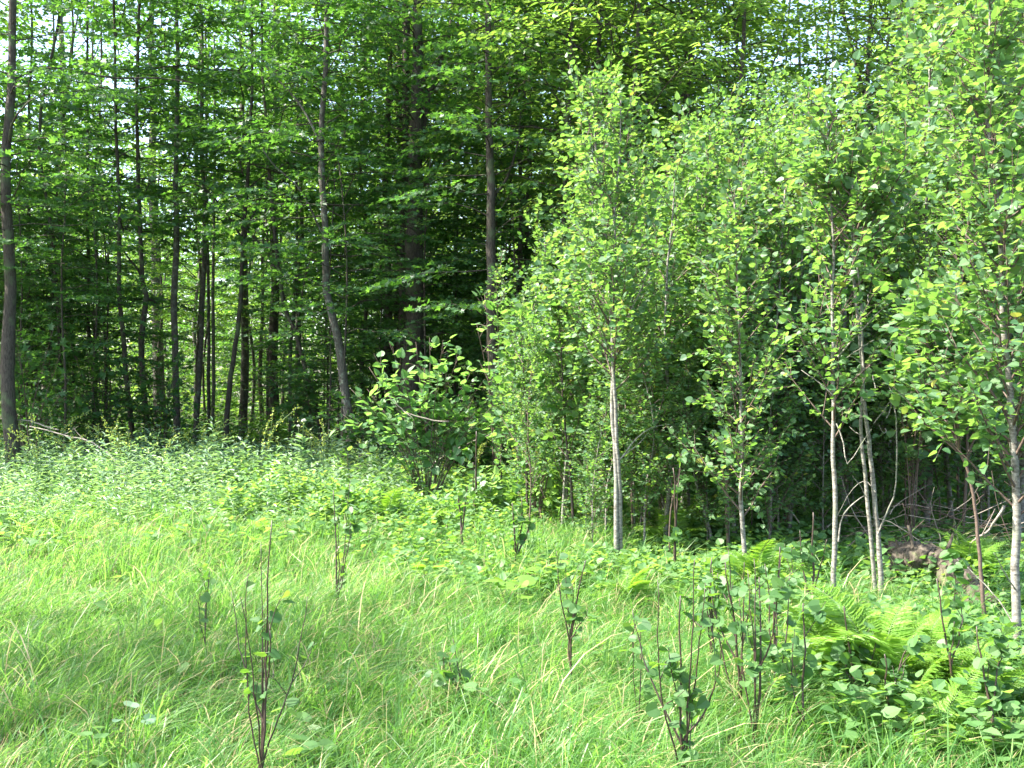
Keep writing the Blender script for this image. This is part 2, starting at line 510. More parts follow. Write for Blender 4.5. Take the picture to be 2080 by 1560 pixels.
W = 'bark_dark'; G = 'bark_grey'
TREES = [
    # pts (top -> base), Y, width, bark, crowns[(kind, z, scale)], label
    ([(25, 0), (19, 200), (15, 400), (16, 600), (23, 800), (29, 905)], 14.5, 31, W, [('can_a', 7.6, 0.9), ('under_a', 3.3, 0.8)], 'thick grey trunk at the left edge of the wood with a leafy bough across it'),  # grey trunk in the dark bark: its shade is put into the colour
    ([(62, 200), (58, 420), (60, 620), (75, 700), (80, 880)], 20, 10, W, [('under_b', 3.0, 1.0), ('under_a', 0.9, 0.6)], 'thin dark trunk just right of the thick grey one, kinked at mid height'),
    ([(122, 0), (127, 280), (107, 560), (98, 720), (96, 890)], 29, 27, G, [('can_b', 6, 1.1)], 'broad trunk with pale patched bark deep in the wood at left'),
    ([(178, 200), (178, 420), (180, 600), (190, 760), (204, 890)], 20, 9, W, [('under_a', 2.9, 1.1), ('under_b', 1.2, 0.6)], 'thin nearly black trunk curving right toward its base left of a wavy one'),
    ([(235, 200), (243, 480), (247, 650), (262, 800), (278, 930)], 17.5, 11, W, [('under_b', 4.0, 1.1)], 'thin dark trunk leaning left that ends in front of the others at the weeds'),
    ([(280, 0), (281, 200), (282, 400), (285, 560), (295, 615), (290, 720), (300, 900)], 18, 13, W, [('under_b', 4.3, 1.05)], 'dark wavy trunk with a sharp kink and crooked side shoot at mid height'),
    ([(308, 0), (315, 450), (322, 850), (325, 890)], 31, 30, G, [('can_a', 8, 1.1)], 'wide pale ridged trunk half hidden behind the wavy dark one'),
    ([(362, 0), (360, 230), (358, 400), (355, 600), (357, 900)], 18.5, 15, G, [('under_a', 4.6, 1.0)], 'straight trunk with its left side sunlit and right side black'),
    ([(408, 60), (411, 270), (417, 450), (412, 600), (399, 890)], 20, 12, G, [('under_a', 4.8, 0.9)], 'straight light brown trunk right of the half sunlit one'),
    ([(418, 200), (424, 560), (423, 890)], 22, 8, G, [('under_c', 4.2, 0.9)], 'left one of two slim trunks standing close together'),
    ([(436, 200), (433, 540), (431, 890)], 22.5, 7, 'bark_pale', [('under_b', 4.6, 0.8)], 'right and paler one of two slim trunks standing close together'),
    ([(510, 150), (505, 300), (492, 560), (482, 680), (468, 790), (453, 910)], 18, 12, W, [('under_a', 4.2, 1.05)], 'dark trunk leaning steeply right as it rises from the weeds'),
    ([(492, 300), (497, 600), (495, 895)], 25, 17, G, [('can_b', 5.5, 0.9)], 'grey trunk standing behind the dark leaning one'),
    ([(560, 200), (556, 600), (552, 900)], 24, 21, W, [('can_a', 5.5, 0.9)], 'stout black trunk in the clearing between leaning trunks'),
    ([(602, 350), (600, 540), (592, 700), (590, 890)], 21, 10, G, [('under_b', 4.0, 0.9)], 'left one of a close pair of grey trunks left of the lichen spotted tree'),
    ([(612, 350), (607, 640), (603, 900)], 21.5, 12, G, [('under_c', 4.6, 0.9)], 'right one of a close pair of grey trunks left of the lichen spotted tree'),
    ([(538, 200), (545, 340), (575, 600), (600, 680), (640, 820), (650, 880)], 17.5, 11, W, [('under_b', 3.3, 1.0)], 'slim black trunk leaning left as it rises across its neighbours'),
    ([(662, 0), (655, 250), (660, 450), (668, 600), (690, 720), (708, 870)], 15.5, 20, G, [('under_a', 6.2, 0.7), ('under_b', 3.3, 0.95)], 'grey lichen spotted trunk bowed to the right near its foot'),
    ([(790, 150), (785, 480), (790, 700), (795, 900)], 19, 20, W, [('under_b', 3.2, 1.2)], 'dark trunk behind the shrub, left neighbour of the forked tree'),
    ([(808, 350), (808, 700), (812, 900)], 19.6, 18, W, [('under_c', 4.2, 1.0)], 'narrow dark trunk squeezed beside the forked tree'),
    ([(848, 0), (850, 150), (847, 260), (842, 400), (838, 520), (838, 700), (836, 900)], 16.5, 44, W, [('can_b', 5.6, 1.0), ('under_a', 4.4, 0.8)], 'massive dark trunk forking above the sunlit hazel shrub'),
    ([(826, 250), (820, 480), (817, 700), (818, 900)], 17.2, 30, W, [('under_a', 4.6, 0.7)], 'thick dark trunk pressed against the left side of the massive forked one'),
    ([(930, 200), (925, 560), (922, 890)], 25, 14, G, [('can_c', 5.0, 0.9)], 'grey trunk seen through leaves right of the forked tree'),
    ([(990, 60), (995, 400), (1000, 640), (1016, 980)], 14.5, 24, W, [('under_b', 4.8, 0.7), ('under_b', 2.4, 0.9)], 'dark trunk rising behind the hazel shrub where the thicket begins'),
    ([(1062, 200), (1056, 450), (1053, 700), (1050, 930)], 17, 14, W, [('under_a', 3.6, 1.0)], 'left one of two dark trunks at the shady gap beside the thicket'),
    ([(1075, 250), (1070, 500), (1070, 930)], 17.6, 11, W, [('under_c', 4.2, 1.0)], 'right one of two dark trunks at the shady gap beside the thicket'),
    ([(1305, 0), (1355, 110), (1400, 230), (1430, 310), (1475, 390), (1500, 560), (1510, 900)], 15.5, 20, W, [('can_c', 4.6, 1.0)], 'crooked dark tree leaning left over the thicket under bright leaves'),
    ([(1766, 0), (1763, 140), (1768, 230), (1775, 500), (1780, 900)], 16.5, 14, W, [('can_c', 5.6, 0.65)], 'upright black trunk showing through the top of the thicket'),
    ([(1832, 0), (1822, 90), (1806, 170), (1800, 500), (1805, 900)], 17, 9, 'bark_pale', [('can_c', 4.9, 0.6)], 'thin pale forked stem against the sky above the thicket'),
    ([(1890, 0), (1895, 200), (1900, 900)], 22, 24, W, [('can_b', 6.5, 0.5)], 'dark heavy tree against the sky at the upper right'),
]
LIMBS = {
    20: [([(848, 330), (862, 230), (885, 130), (905, 50), (915, -40)], 16), ([(838, 400), (880, 365), (930, 325), (965, 295)], 9), ([(850, 300), (830, 270), (800, 235)], 6),
         ([(850, 180), (890, 130), (960, 90), (1060, 55)], 7)],
    0: [([(20, 165), (70, 132), (140, 128), (200, 140), (290, 136), (360, 138)], 6), ([(14, 300), (60, 250), (130, 230)], 6)],
    5: [([(293, 605), (305, 615), (312, 622), (318, 618)], 6), ([(286, 560), (262, 500), (250, 430)], 5)],
    4: [([(243, 480), (262, 420), (285, 330)], 5)],
    11: [([(497, 480), (540, 330), (560, 200)], 5), ([(497, 490), (455, 420), (400, 380), (330, 350)], 5)],
    16: [([(585, 640), (560, 560), (510, 480), (430, 420), (360, 370)], 6), ([(600, 680), (630, 560), (670, 480)], 4)],
    17: [([(655, 300), (600, 200), (520, 110), (450, 40)], 6), ([(658, 480), (620, 400), (560, 330)], 5)],
    26: [([(1400, 230), (1330, 200), (1260, 160)], 6), ([(1430, 310), (1380, 300), (1340, 292)], 5), ([(1470, 390), (1510, 300), (1560, 180), (1620, 40)], 8)],
    27: [([(1766, 150), (1720, 105), (1690, 90)], 4)],
    28: [([(1806, 170), (1795, 130), (1778, 110)], 4)],
    23: [([(996, 400), (1040, 330), (1060, 200)], 7)],
}
for i, (pts, Y, w, bark, crs, lab) in enumerate(TREES):
    forest_tree(pts, Y, w, bark, None, 0, lab, crowns=crs, limbs=LIMBS.get(i, ()), seed=50 + i, top=13.0 if w > 12 else 9.5)

for i, (px, Y, ks, z, sx, lab) in enumerate([(1150, 14.6, 'can_c', 3.9, 0.75, 'sunlit broadleaf tree over the left end of the thicket'),
                                      (1285, 14.2, 'can_d', 3.6, 1.1, 'tall sunlit tree with narrow hanging leaves above the tall twin aspen'),
                                      (1395, 15.0, 'can_c', 4.1, 0.8, 'bright yellow-green tree behind the crooked leaning tree'),
                                      (1500, 13.8, 'can_c', 3.2, 0.55, 'airy sunlit tree just left of the sky gap above the thicket'),
                                      (1840, 14.4, 'can_c', 3.6, 0.7, 'sunlit tree with drooping foliage right of the sky gap')]):
    bx = (px - 1040) / F * Y
    pts = [(px + 12, 0), (px, 300), (px - 6, 600), (px, 900)]
    forest_tree(pts, Y, 13, W, None, 0, lab, crowns=[(ks, z, sx)], seed=150 + i, top=11.0, group='sunlit trees rising over the thicket')
for px, Y, z, sx, lab in [(1210, 15.6, 4.6, 0.85, 'tree of bright foliage at the top of the view behind the tall twin aspen')]:
    forest_tree([(px, 0), (px + 8, 300), (px, 900)], Y, 12, W, None, 0, lab, crowns=[('can_c', z, sx)], seed=int(px), top=11.0, group='sunlit trees rising over the thicket')
# slimmer trees between and behind them, one kind in several copies
rng = rs(5)
fill_trunks = []
for k in range(5):
    c = [np.array([0, 0, -0.1])]
    for z in (2, 4, 6, 9, 13):
        c.append(np.array([rng.normal(0, 0.10 * z / 3), rng.normal(0, 0.12), z]))
    tb, cc = profile_trunk(np.array(c), [0.035, 0.045, 0.055, 0.09, 0.07][k], 0.02, 8, ['bark_dark', 'bark_grey'][k % 2], seed=k, n=20)
    fill_trunks.append(make_mesh('trunk', [tb]))


def fill_tree(x, y, kind, z, s, label, group, name='slender_tree'):
    r = thing(name, label, 'tree', (x, y, 0), rng.uniform(0, 6.28), group)
    link('trunk', fill_trunks[rng.integers(0, 5)], r)
    cr = link('crown', CR[kind], r, loc=(0, 0, z), rotz=rng.uniform(0, 6.28)); cr.scale = (s, s, s)
    return r


placed = []
LAND = [(15, 'the thick grey edge trunk'), (98, 'the broad patch-barked trunk'), (190, 'the thin trunk curving right'), (290, 'the wavy dark trunk'), (325, 'the wide pale ridged trunk'),
        (357, 'the half-sunlit trunk'), (428, 'the two slim close trunks'), (475, 'the steeply leaning trunk'), (553, 'the stout black trunk'), (600, 'the close grey pair'),
        (670, 'the lichen-spotted bowed trunk'), (840, 'the massive forked trunk'), (925, 'the grey trunk among leaves'), (1005, 'the dark trunk above the hazel'), (1062, 'the two dark gap trunks'),
        (1245, 'the tall twin aspen'), (1380, 'the crooked leaning tree'), (1505, 'the slim midway aspen'), (1575, 'the leaning pale aspen'), (1620, 'the lichen-footed aspen'),
        (1697, 'the straight grey-green aspen'), (1770, 'the white twin dead stems'), (1850, 'the round-leaved shrub'), (1960, 'the slim dark leaning stem'), (2050, 'the right-edge aspen')]
USED = set()


def where(px):
    if px < 0:
        return 'left of the left-edge trunk'
    if px > 2080:
        return 'right of the right-edge aspen'
    lx, nm = min(LAND, key=lambda q: abs(q[0] - px))
    return ('behind ' if abs(px - lx) < 14 else 'left of ' if px < lx else 'right of ') + nm


def uniq(options, fallback):
    for o_ in options:
        if o_ not in USED:
            USED.add(o_); return o_
    return fallback


def try_place(x, y, dmin):
    for (a, b) in placed:
        if (a - x) ** 2 + (b - y) ** 2 < dmin * dmin:
            return False
    placed.append((x, y)); return True


def fill_tree(x, y, crowns, words, group, fallback, name='slender_tree', ti=None):
    ti = int(rng.integers(0, 5)) if ti is None else ti
    w = where(1040 + F * x / y) if y > 3 else ''
    bk = ['dark', 'grey'][ti % 2]
    lab = fallback if not w else uniq([f'{words[0]} {bk}-barked tree {w}', f'{words[0]} {bk}-barked tree farther {w}', f'{words[1]} {bk}-barked tree {w}', f'{words[1]} {bk}-barked tree farther {w}'], fallback)
    r = thing(name, lab, 'tree', (x, y, 0), rng.uniform(0, 6.28), group)
    link('trunk', fill_trunks[ti], r)
    for kd, z, s in crowns:
        cr = link('crown', CR[kd], r, loc=(0, 0, z), rotz=rng.uniform(0, 6.28)); cr.scale = (s, s, s)
    return r


pts_ = []
while len(pts_) < 40:      # just inside the edge of the wood, nearest first
    y = rng.uniform(17.5, 31); x = rng.uniform(-0.54 * y - 1.0, 0.1 * y)
    if try_place(x, y, 1.6):
        pts_.append((y, x))
for y, x in sorted(pts_):
    px = 1040 + F * x / y; win = 225 < px < 640
    if win and y < 24:
        continue
    cs = [(['under_a', 'under_b', 'under_c', 'can_c'][rng.integers(0, 3) + (1 if y > 24 else 0)], rng.uniform(0.5, 3.6), rng.uniform(0.6, 1.0))]  # farther in, some paler-leaved crowns whose colour imitates a sunlit glow
    if rng.uniform() < 0.7 and not (win and y > 22) and not -150 < 1040 + F * x / y < 240:
        cs.append((['can_a', 'can_b'][rng.integers(0, 2)] if px < 800 else 'can_c', rng.uniform(5.0, 7.5), rng.uniform(0.8, 1.1)))  # paler crowns at the right paint sun into the dark upper middle
    fill_tree(x, y, cs, ('slender', 'slim'), 'slender trees in the shady wood', 'slender tree among many like it inside the shady wood', ti=[0, 0, 1, 2, 4][rng.integers(0, 5)])
n = 0
while n < 60:      # deep in the wood
    y = rng.uniform(30, 56); x = rng.uniform(-0.56 * y - 2, 0.5 * y)
    if try_place(x, y, 2.5):
        kd = ['under_a', 'under_c', 'can_a', 'can_b', 'can_c', 'can_c'][rng.integers(0, 6)]
        w = where(1040 + F * x / y)
        lab = uniq([f'far glowing-leaved tree in the wood {w}', f'faint far tree in the wood {w}'], 'far tree with glowing leaves deep in the background of the wood')
        r = thing('far_tree', lab, 'tree', (x, y, 0), rng.uniform(0, 6.28), 'far trees in the background of the wood')
        link('trunk', fill_trunks[rng.integers(0, 5)], r)
        for z, s in ((rng.uniform(0.3, 2.0), rng.uniform(0.9, 1.2)), (rng.uniform(5, 9), rng.uniform(0.8, 1.0)))[:2 if rng.uniform() < 0.6 and not (1470 < 1040 + F * x / y < 1790 or -120 < 1040 + F * x / y < 220) else 1]:
            cr = link('crown', CR[kd if z > 4 else ['under_c', 'can_c', 'under_a'][rng.integers(0, 3)]], r, loc=(0, 0, z), rotz=rng.uniform(0, 6.28)); cr.scale = (s, s, s)
        n += 1
pts_ = []
while len(pts_) < 34:      # behind the thicket
    y = rng.uniform(16.5, 29); x = rng.uniform(0.08 * y, 0.60 * y)
    if try_place(x, y, 1.7):
        pts_.append((y, x))
for y, x in sorted(pts_):
    gap_ = 1450 < 1040 + F * x / y < 1800
    cs = [(['under_c', 'can_c', 'can_c'][rng.integers(0, 3)], rng.uniform(0.3, 1.6), rng.uniform(0.7, 0.95))]
    if gap_:
        cs = [('under_c', 0.3, 0.75)]
    else:
        cs.append((['can_c', 'can_c', 'can_d', 'can_c'][rng.integers(0, 4)], rng.uniform(3.4, 6.0), rng.uniform(0.75, 1.0)))  # mostly the paler-leaved kind, sunlight carried by its leaf colour
    fill_tree(x, y, cs, ('broad-leaved', 'leafy'), 'broadleaf trees behind the aspen thicket', 'broadleaf tree rising behind the thicket of young aspens', name='broadleaf_tree')
# thin understory maples that hang their sprays between the trunks
sap = []
for k in range(2):
    c = np.array([[0, 0, -0.1], [0.05, 0, 1.5], [-0.05 + 0.1 * k, 0.06, 3.2], [0.1, 0, 5.2]])
    sap.append(make_mesh('trunk', [profile_trunk(c, 0.022, 0.01, 6, 'bark_dark', seed=k, n=12)[0]]))
pts_ = []
while len(pts_) < 46:
    y = rng.uniform(15.3, 25); px = rng.uniform(-80, 1080)
    if 225 < px < 640 and y < 26:
        continue
    x = (px - 1040) / F * y
    if try_place(x, y, 0.9):
        pts_.append((y, x))
for y, x in sorted(pts_):
    px = 1040 + F * x / y
    w = where(px); dp = 'at the edge of the wood' if y < 18 else 'inside the wood'
    lab = uniq([f'small maple with flat leafy sprays {w}', f'thin maple {dp} {w}', f'small shaded maple farther {w}'], 'small thin-stemmed maple with flat shaded sprays inside the wood')
    r = thing('understory_maple', lab, 'tree', (x, y, 0), rng.uniform(0, 6.28), 'small maples under the tall trees')
    link('trunk', sap[int(rng.integers(0, 2))], r)
    z = rng.uniform(0.4, 2.6) if not 330 < px < 620 else rng.uniform(2.4, 3.6); sx = rng.uniform(0.5, 0.8)
    cr = link('crown', CR[['under_a', 'under_b'][int(rng.integers(0, 2))]], r, loc=(0, 0, z), rotz=rng.uniform(0, 6.28)); cr.scale = (sx, sx, sx * 0.9)
# trees beyond the left edge of the view: the wood goes on there and shades what is seen of it
for (x, y) in [(-10.6, 17.6), (-12.5, 20.5), (-14.5, 17.8), (-18, 21.5), (-16, 24), (-19, 18.5)]:
    r = thing('edge_tree', 'tree of the wood standing beyond the left edge of the view', 'tree', (x, y, 0), rng.uniform(0, 6.28), 'trees of the wood beyond the left edge')
    link('trunk', fill_trunks[2], r)
    for kd, z, s in (('can_a', 4.6, 1.15), ('under_a', 1.2, 1.1)):
        cr = link('crown', CR[kd], r, loc=(0, 0, z)); cr.scale = (s, s, s)
r = thing('edge_tree', 'leafy tree reaching into view from beyond the left edge, before the thick grey trunk', 'tree', (-9.0, 14.3, 0))
link('trunk', fill_trunks[3], r)
for kd, z, s in (('under_a', 3.0, 0.8),):
    cr = link('crown', CR[kd], r, loc=(0, 0, z)); cr.scale = (s, s, s)
for (x, y, kd, z, s) in [(-7.5, 5.2, 'under_c', 3.6, 0.9), (-9.5, 4.2, 'under_c', 6.5, 0.9), (-2.9, 1.5, 'under_c', 3.6, 0.7)]:
    r = thing('shade_tree', 'shade tree standing beside the near meadow beyond the left edge', 'tree', (x, y, 0), 0, 'shade trees beside the meadow')
    link('trunk', fill_trunks[1], r)
    cr = link('crown', CR[kd], r, loc=(0, 0, z)); cr.scale = (s, s, s)

# ------------------------------------------------------------------ young aspens
LEAFOBJ = {}


def leaf_object_mesh(kind, mat, name):
    k = (kind, mat)
    if k not in LEAFOBJ:
        tv, tt = LEAF[kind]
        LEAFOBJ[k] = make_mesh('leaf_' + kind, [(tv, tt, None, mat, False)])
    return LEAFOBJ[k]


def leaf_matrix(p, d, n, s):
    d = norm(d); x = norm(np.cross(d, n)); z = np.cross(x, d)
    m = Matrix(((x[0] * s, d[0] * s, z[0] * s, p[0]), (x[1] * s, d[1] * s, z[1] * s, p[1]), (x[2] * s, d[2] * s, z[2] * s, p[2]), (0, 0, 0, 1)))
    return m


def put_leaves(root, base, bag, kind, mat, rng, n_obj, mass='foliage'):
    """the leaves nearest the camera as parts of their own, the rest as one mass"""
    p, d, n, s = bag.arrays()
    ds = (p[:, 1] + base[1]) / s
    order = np.argsort(ds)
    me = leaf_object_mesh(kind, mat, 'leaf')
    for i in order[:n_obj]:
        link('leaf', me, root, mat=leaf_matrix(p[i], d[i], n[i], float(s[i])))
    rest = order[n_obj:]
    if len(rest):
        link(mass, make_mesh(mass, [leaves(kind, p[rest], d[rest], n[rest], s[rest], mat, rng)]), root, kind='stuff')


def aspen_parts(stem, rng, z_lo, nb, Lmax, lsize, spacing=0.05, elev=(35, 65), top_leaf=True, bare=0.0, leafy_from=0.0):
    """branches and leaves along a stem curve (local coordinates)"""
    bag = LeafBag(); br = []
    H = stem[-1, 2]
    for i in range(nb):
        u = (i + rng.uniform()) / nb
        z = z_lo + (H - z_lo) * u
        st = np.array([np.interp(z, stem[:, 2], stem[:, k]) for k in range(3)])
        a = i * 2.399 + rng.uniform(-0.6, 0.6)
        e = math.radians(rng.uniform(*elev))
        L = Lmax * rng.uniform(0.5, 1.1) * (1.0 - 0.72 * u)
        h = np.array([math.cos(a) * math.cos(e), math.sin(a) * math.cos(e), math.sin(e)])
        t = np.linspace(0, 1, 5)[:, None]
        pts = st + h * L * t + UP * 0.12 * L * t ** 2 + rng.normal(0, 0.015, (5, 3)) * t
        br.append(tube(pts, np.linspace(0.004 + 0.006 * L, 0.0018, 5), 4, 'bark_twig', False))
        if z > leafy_from:
            leaves_on(bag, pts, rng, spacing, lsize, 0.55, 0.12, 0.3)
            for k in range(int(3 + L * 9)):
                tt = rng.uniform(0.2, 0.95); f = tt * 4; ii = min(3, int(f)); s0 = pts[ii] + (pts[ii + 1] - pts[ii]) * (f - ii)
                dd = norm(h + rng.normal(0, 0.6, 3)); ll = rng.uniform(0.12, 0.32)
                tp = np.array([s0, s0 + dd * ll * 0.5, s0 + dd * ll])
                br.append(tube(tp, [0.0022, 0.002, 0.0013], 3, 'bark_twig', False))
                leaves_on(bag, tp, rng, spacing * 0.85, lsize, 0.55, 0.1, 0.3)
    if top_leaf:
        zz = stem[:, 2] > H * 0.8
        leaves_on(bag, stem[zz], rng, 0.045, lsize * 1.15, 0.5)
    return br, bag


# shared variants for the crowd of aspens
ASP = []
for k in range(7):
    r = rs(300 + k)
    H = [5.0, 4.4, 3.8, 5.6, 3.2, 4.8, 4.1][k]
    c = np.array([[0, 0, -0.05]] + [[r.normal(0, 0.05 * z), r.normal(0, 0.05 * z), z] for z in (H * 0.3, H * 0.6, H)])
    st = curve(c, 16, 0.006, r)
    br, bag = aspen_parts(st, r, H * [0.22, 0.15, 0.12, 0.25, 0.1, 0.2, 0.3][k], int(H * 9), 1.1, 0.058, spacing=0.038)
    p, d, nn, s = bag.arrays()
    sm = make_mesh('stem', [tube(st, np.linspace(0.022, 0.005, 16), 7, 'bark_pale' if k % 3 else 'bark_twig')])
    cm = make_mesh('crown', br + [leaves('aspen', p, d, nn, s, 'aspen', r)])
    ASP.append((sm, cm, H))
    print('aspen', k, len(p))

rng = rs(77)
AG = 'young aspens of the crowded thicket'
n = 0
pl = []
lst = []
while n < 84:
    y = rng.uniform(9.3, 14.5); px = rng.uniform(1030, 2250)
    x = (px - 1040) / F * y
    if any((a - x) ** 2 + (b - y) ** 2 < 0.36 ** 2 for a, b in pl) or (px < 1190 and rng.uniform() < 0.6):
        continue
    pl.append((x, y))
    # skyline of the thicket: lower at its left end
    want = np.interp(px, [1030, 1130, 1200, 1300, 1420, 1600, 1750, 1950, 2250], [600, 450, 270, 210, 230, 190, 90, 20, -60])
    h = CAMZ - (want - 780) / F * y
    h *= rng.uniform(0.72, 1.02)
    k = int(rng.integers(0, 7)); sm, cm, H = ASP[k]
    hw = 'tall' if h > 4.2 else 'short' if h < 3.2 else 'middling'
    dp = 'at the back' if y > 12.6 else 'near the front' if y < 10.8 else 'in the middle'
    w = where(px)
    lab = uniq([f'{hw} young aspen {dp} of the thicket {w}', f'{hw} bushy aspen {dp} of the thicket {w}'], 'leafy young aspen packed among others behind the pale front stems')
    r = thing('young_aspen', lab, 'tree', (x, y, 0), rng.uniform(0, 6.28), AG, scale=h / H)
    link('stem', sm, r); link('crown', cm, r)
    n += 1


n = 0
while n < 26:      # knee to head high ones at the foot of the thicket
    y = rng.uniform(8.6, 10.8); px = rng.uniform(1120, 2120)
    if (px > 1600 and y < 9.3) or 1700 < px < 1830 and y < 10:
        continue
    x = (px - 1040) / F * y
    if any((a - x) ** 2 + (b - y) ** 2 < 0.33 ** 2 for a, b in pl):
        continue
    pl.append((x, y)); h = rng.uniform(1.3, 2.3)
    sm, cm, H = ASP[int(rng.choice([2, 4, 6]))]
    w = where(px)
    lab = uniq([f'bushy aspen shoot at the thicket foot {w}', f'low aspen shoot at the thicket foot {w}'], 'low bushy aspen shoot filling the foot of the thicket')
    r = thing('aspen_shoot', lab, 'sapling', (x, y, 0), rng.uniform(0, 6.28), 'low aspen shoots at the foot of the thicket', scale=h / H)
    link('stem', sm, r)
    cr = link('crown', cm, r); cr.scale = (1.35, 1.35, 1.05)
    n += 1


def traced_aspen(label, stems, Y, nb, Lmax, lsize, zlo_py, top_px, n_obj, leaf_r=0.42, name='young_aspen', bark='bark_pale', seed=0, extra=(), leafy_from_py=2000, spacing=0.043, group='pale front aspens'):
    """stems: list of ([(px,py) top->base], width px)"""
    Y = Y * 0.91
    b = P(stems[0][0][-1][0], 780, Y)
    off = np.array([b[0], Y, 0])
    root = thing(name, label, 'tree', (float(b[0]), Y, 0), 0, group)
    rng = rs(seed)
    bags = LeafBag()
    for si, (pp, w) in enumerate(stems):
        pts = np.array([P(x, y, Y) for x, y in pp][::-1]) - off
        pts[0, 2] = -0.05
        pts[:, 1] += np.linspace(0, 0.12 * (-1) ** si, len(pts)) + (0.04 * si)
        st = curve(pts, 28, 0.006, rng)
        r0 = w / F * Y / 2
        link('stem', make_mesh('stem', [tube(st, np.linspace(r0 * 1.15, max(0.004, r0 * 0.25), 28), 9, bark)]), root)
        zlo = CAMZ - (zlo_py - 780) / F * Y
        lf = CAMZ - (leafy_from_py - 780) / F * Y
        br, bag = aspen_parts(st, rng, zlo, nb, Lmax, lsize, leafy_from=lf, spacing=spacing)
        # twenty-odd main branches on their own, their twigs with them
        cur = []
        for bch in br:
            if len(bch[0]) >= 20 and cur:
                link('branch', make_mesh('branch', cur), root); cur = []
            cur.append(bch)
        if cur:
            link('branch', make_mesh('branch', cur), root)
        if bag.p:
            bags.p += bag.p; bags.d += bag.d; bags.n += bag.n; bags.s += bag.s
    for pp, w in extra:      # bare side branches read off the photograph
        q = np.array([P(x, y, Y) for x, y in pp]) - off
        q[:, 1] += np.linspace(0, 1, len(q)) * rng.uniform(-0.35, 0.35)
        cc = curve(q, 9, 0.004, rng); r0 = w / F * Y / 2
        link('branch', make_mesh('branch', [tube(cc, np.linspace(r0, r0 * 0.4, 9), 6, bark)]), root)
    if bags.p:
        put_leaves(root, off, bags, 'aspen', 'aspen', rng, n_obj)
    return root


traced_aspen('tall twin-stemmed pale aspen standing at the front of the thicket edge',
             [([(1205, 180), (1213, 300), (1228, 430), (1240, 600), (1245, 800), (1252, 950), (1254, 1122)], 10),
              ([(1262, 210), (1250, 420), (1246, 620), (1249, 800), (1256, 950), (1263, 1122)], 9)], 9.4, 34, 0.85, 0.056, 800, 180, 300, seed=1,
             extra=[([(1249, 700), (1275, 640), (1300, 580), (1312, 520)], 3), ([(1258, 935), (1290, 895), (1330, 870), (1365, 862)], 3), ([(1247, 720), (1225, 690), (1205, 672)], 2), ([(1262, 930), (1300, 900), (1320, 880)], 2)])
traced_aspen('straight single grey-green aspen stem with short bare side twigs, left of the dead twin stems',
             [([(1690, 200), (1700, 420), (1701, 560), (1698, 720), (1697, 900), (1699, 1050), (1696, 1212)], 10)], 7.5, 40, 0.8, 0.055, 900, 200, 220, seed=2,
             extra=[([(1702, 725), (1725, 690), (1755, 655), (1785, 620)], 4), ([(1692, 803), (1668, 775), (1640, 752)], 3), ([(1700, 740), (1730, 710), (1745, 695)], 2),
                    ([(1703, 1100), (1712, 1050), (1740, 1020), (1760, 1010)], 4), ([(1694, 735), (1680, 715), (1665, 700)], 2), ([(1699, 860), (1708, 900), (1712, 940), (1735, 900), (1750, 870)], 3)])
traced_aspen('twin almost leafless white aspen stems growing side by side near the log',
             [([(1728, 330), (1738, 450), (1746, 560), (1757, 720), (1768, 850), (1774, 960), (1783, 1080), (1797, 1203)], 10),
              ([(1722, 380), (1735, 520), (1745, 640), (1750, 760), (1748, 850), (1757, 950), (1770, 1080), (1790, 1205)], 8)], 7.6, 12, 0.8, 0.064, 520, 330, 120, seed=3,
             leafy_from_py=600,
             extra=[([(1762, 750), (1782, 720), (1800, 690), (1812, 650)], 3), ([(1770, 815), (1790, 790), (1802, 760)], 2.5), ([(1757, 745), (1745, 730), (1735, 722)], 2), ([(1750, 830), (1738, 815), (1725, 810)], 2),
                    ([(1775, 860), (1798, 830), (1815, 790)], 2.5), ([(1745, 640), (1776, 620), (1788, 590)], 2.5), ([(1762, 900), (1748, 880), (1735, 865)], 2), ([(1798, 870), (1790, 880), (1778, 860)], 2.5),
                    ([(1778, 1000), (1765, 980), (1745, 1000), (1720, 1060)], 2), ([(1783, 1085), (1800, 1030), (1808, 980), (1802, 850), (1782, 780)], 4),
                    ([(1800, 850), (1815, 820), (1818, 780)], 2.5), ([(1760, 1010), (1745, 985), (1730, 965)], 2)])
traced_aspen('tall pale aspen at the right edge of the view, its trunk bent above the middle',
             [([(2032, 0), (2025, 160), (2030, 300), (2040, 440), (2046, 600), (2056, 760), (2063, 860), (2066, 1000), (2064, 1150), (2066, 1285)], 16)], 6.3, 90, 0.85, 0.055, 1050, 0, 300, seed=4,
             extra=[([(2040, 605), (2010, 585), (1975, 580)], 5), ([(2060, 1270), (2040, 1220), (2010, 1180), (1975, 1140)], 3), ([(2064, 1200), (2020, 1150), (1985, 1110)], 3)])
traced_aspen('slim pale aspen stem standing midway between the front twin aspen and the dead twin stems',
             [([(1500, 400), (1504, 600), (1510, 760), (1512, 900), (1508, 1000), (1515, 1160)], 9)], 8.6, 50, 0.8, 0.054, 1060, 380, 220, seed=5)
traced_aspen('slim pale aspen stem leaning slightly right inside the thicket',
             [([(1602, 380), (1590, 560), (1577, 720), (1571, 850), (1566, 960), (1563, 1090)], 9)], 10.2, 40, 0.85, 0.055, 1020, 380, 120, seed=6)
traced_aspen('grey aspen stem with a lichen crusted foot, right of the leaning pale one',
             [([(1640, 420), (1628, 700), (1618, 820), (1612, 940), (1603, 1080)], 8)], 10.4, 38, 0.85, 0.055, 1000, 400, 100, seed=7)
traced_aspen('short broken-off pale stem beside the tall twin-stemmed aspen',
             [([(1284, 874), (1286, 960), (1289, 1082)], 7)], 10.5, 3, 0.25, 0.07, 960, 874, 20, seed=8, name='broken_stem')
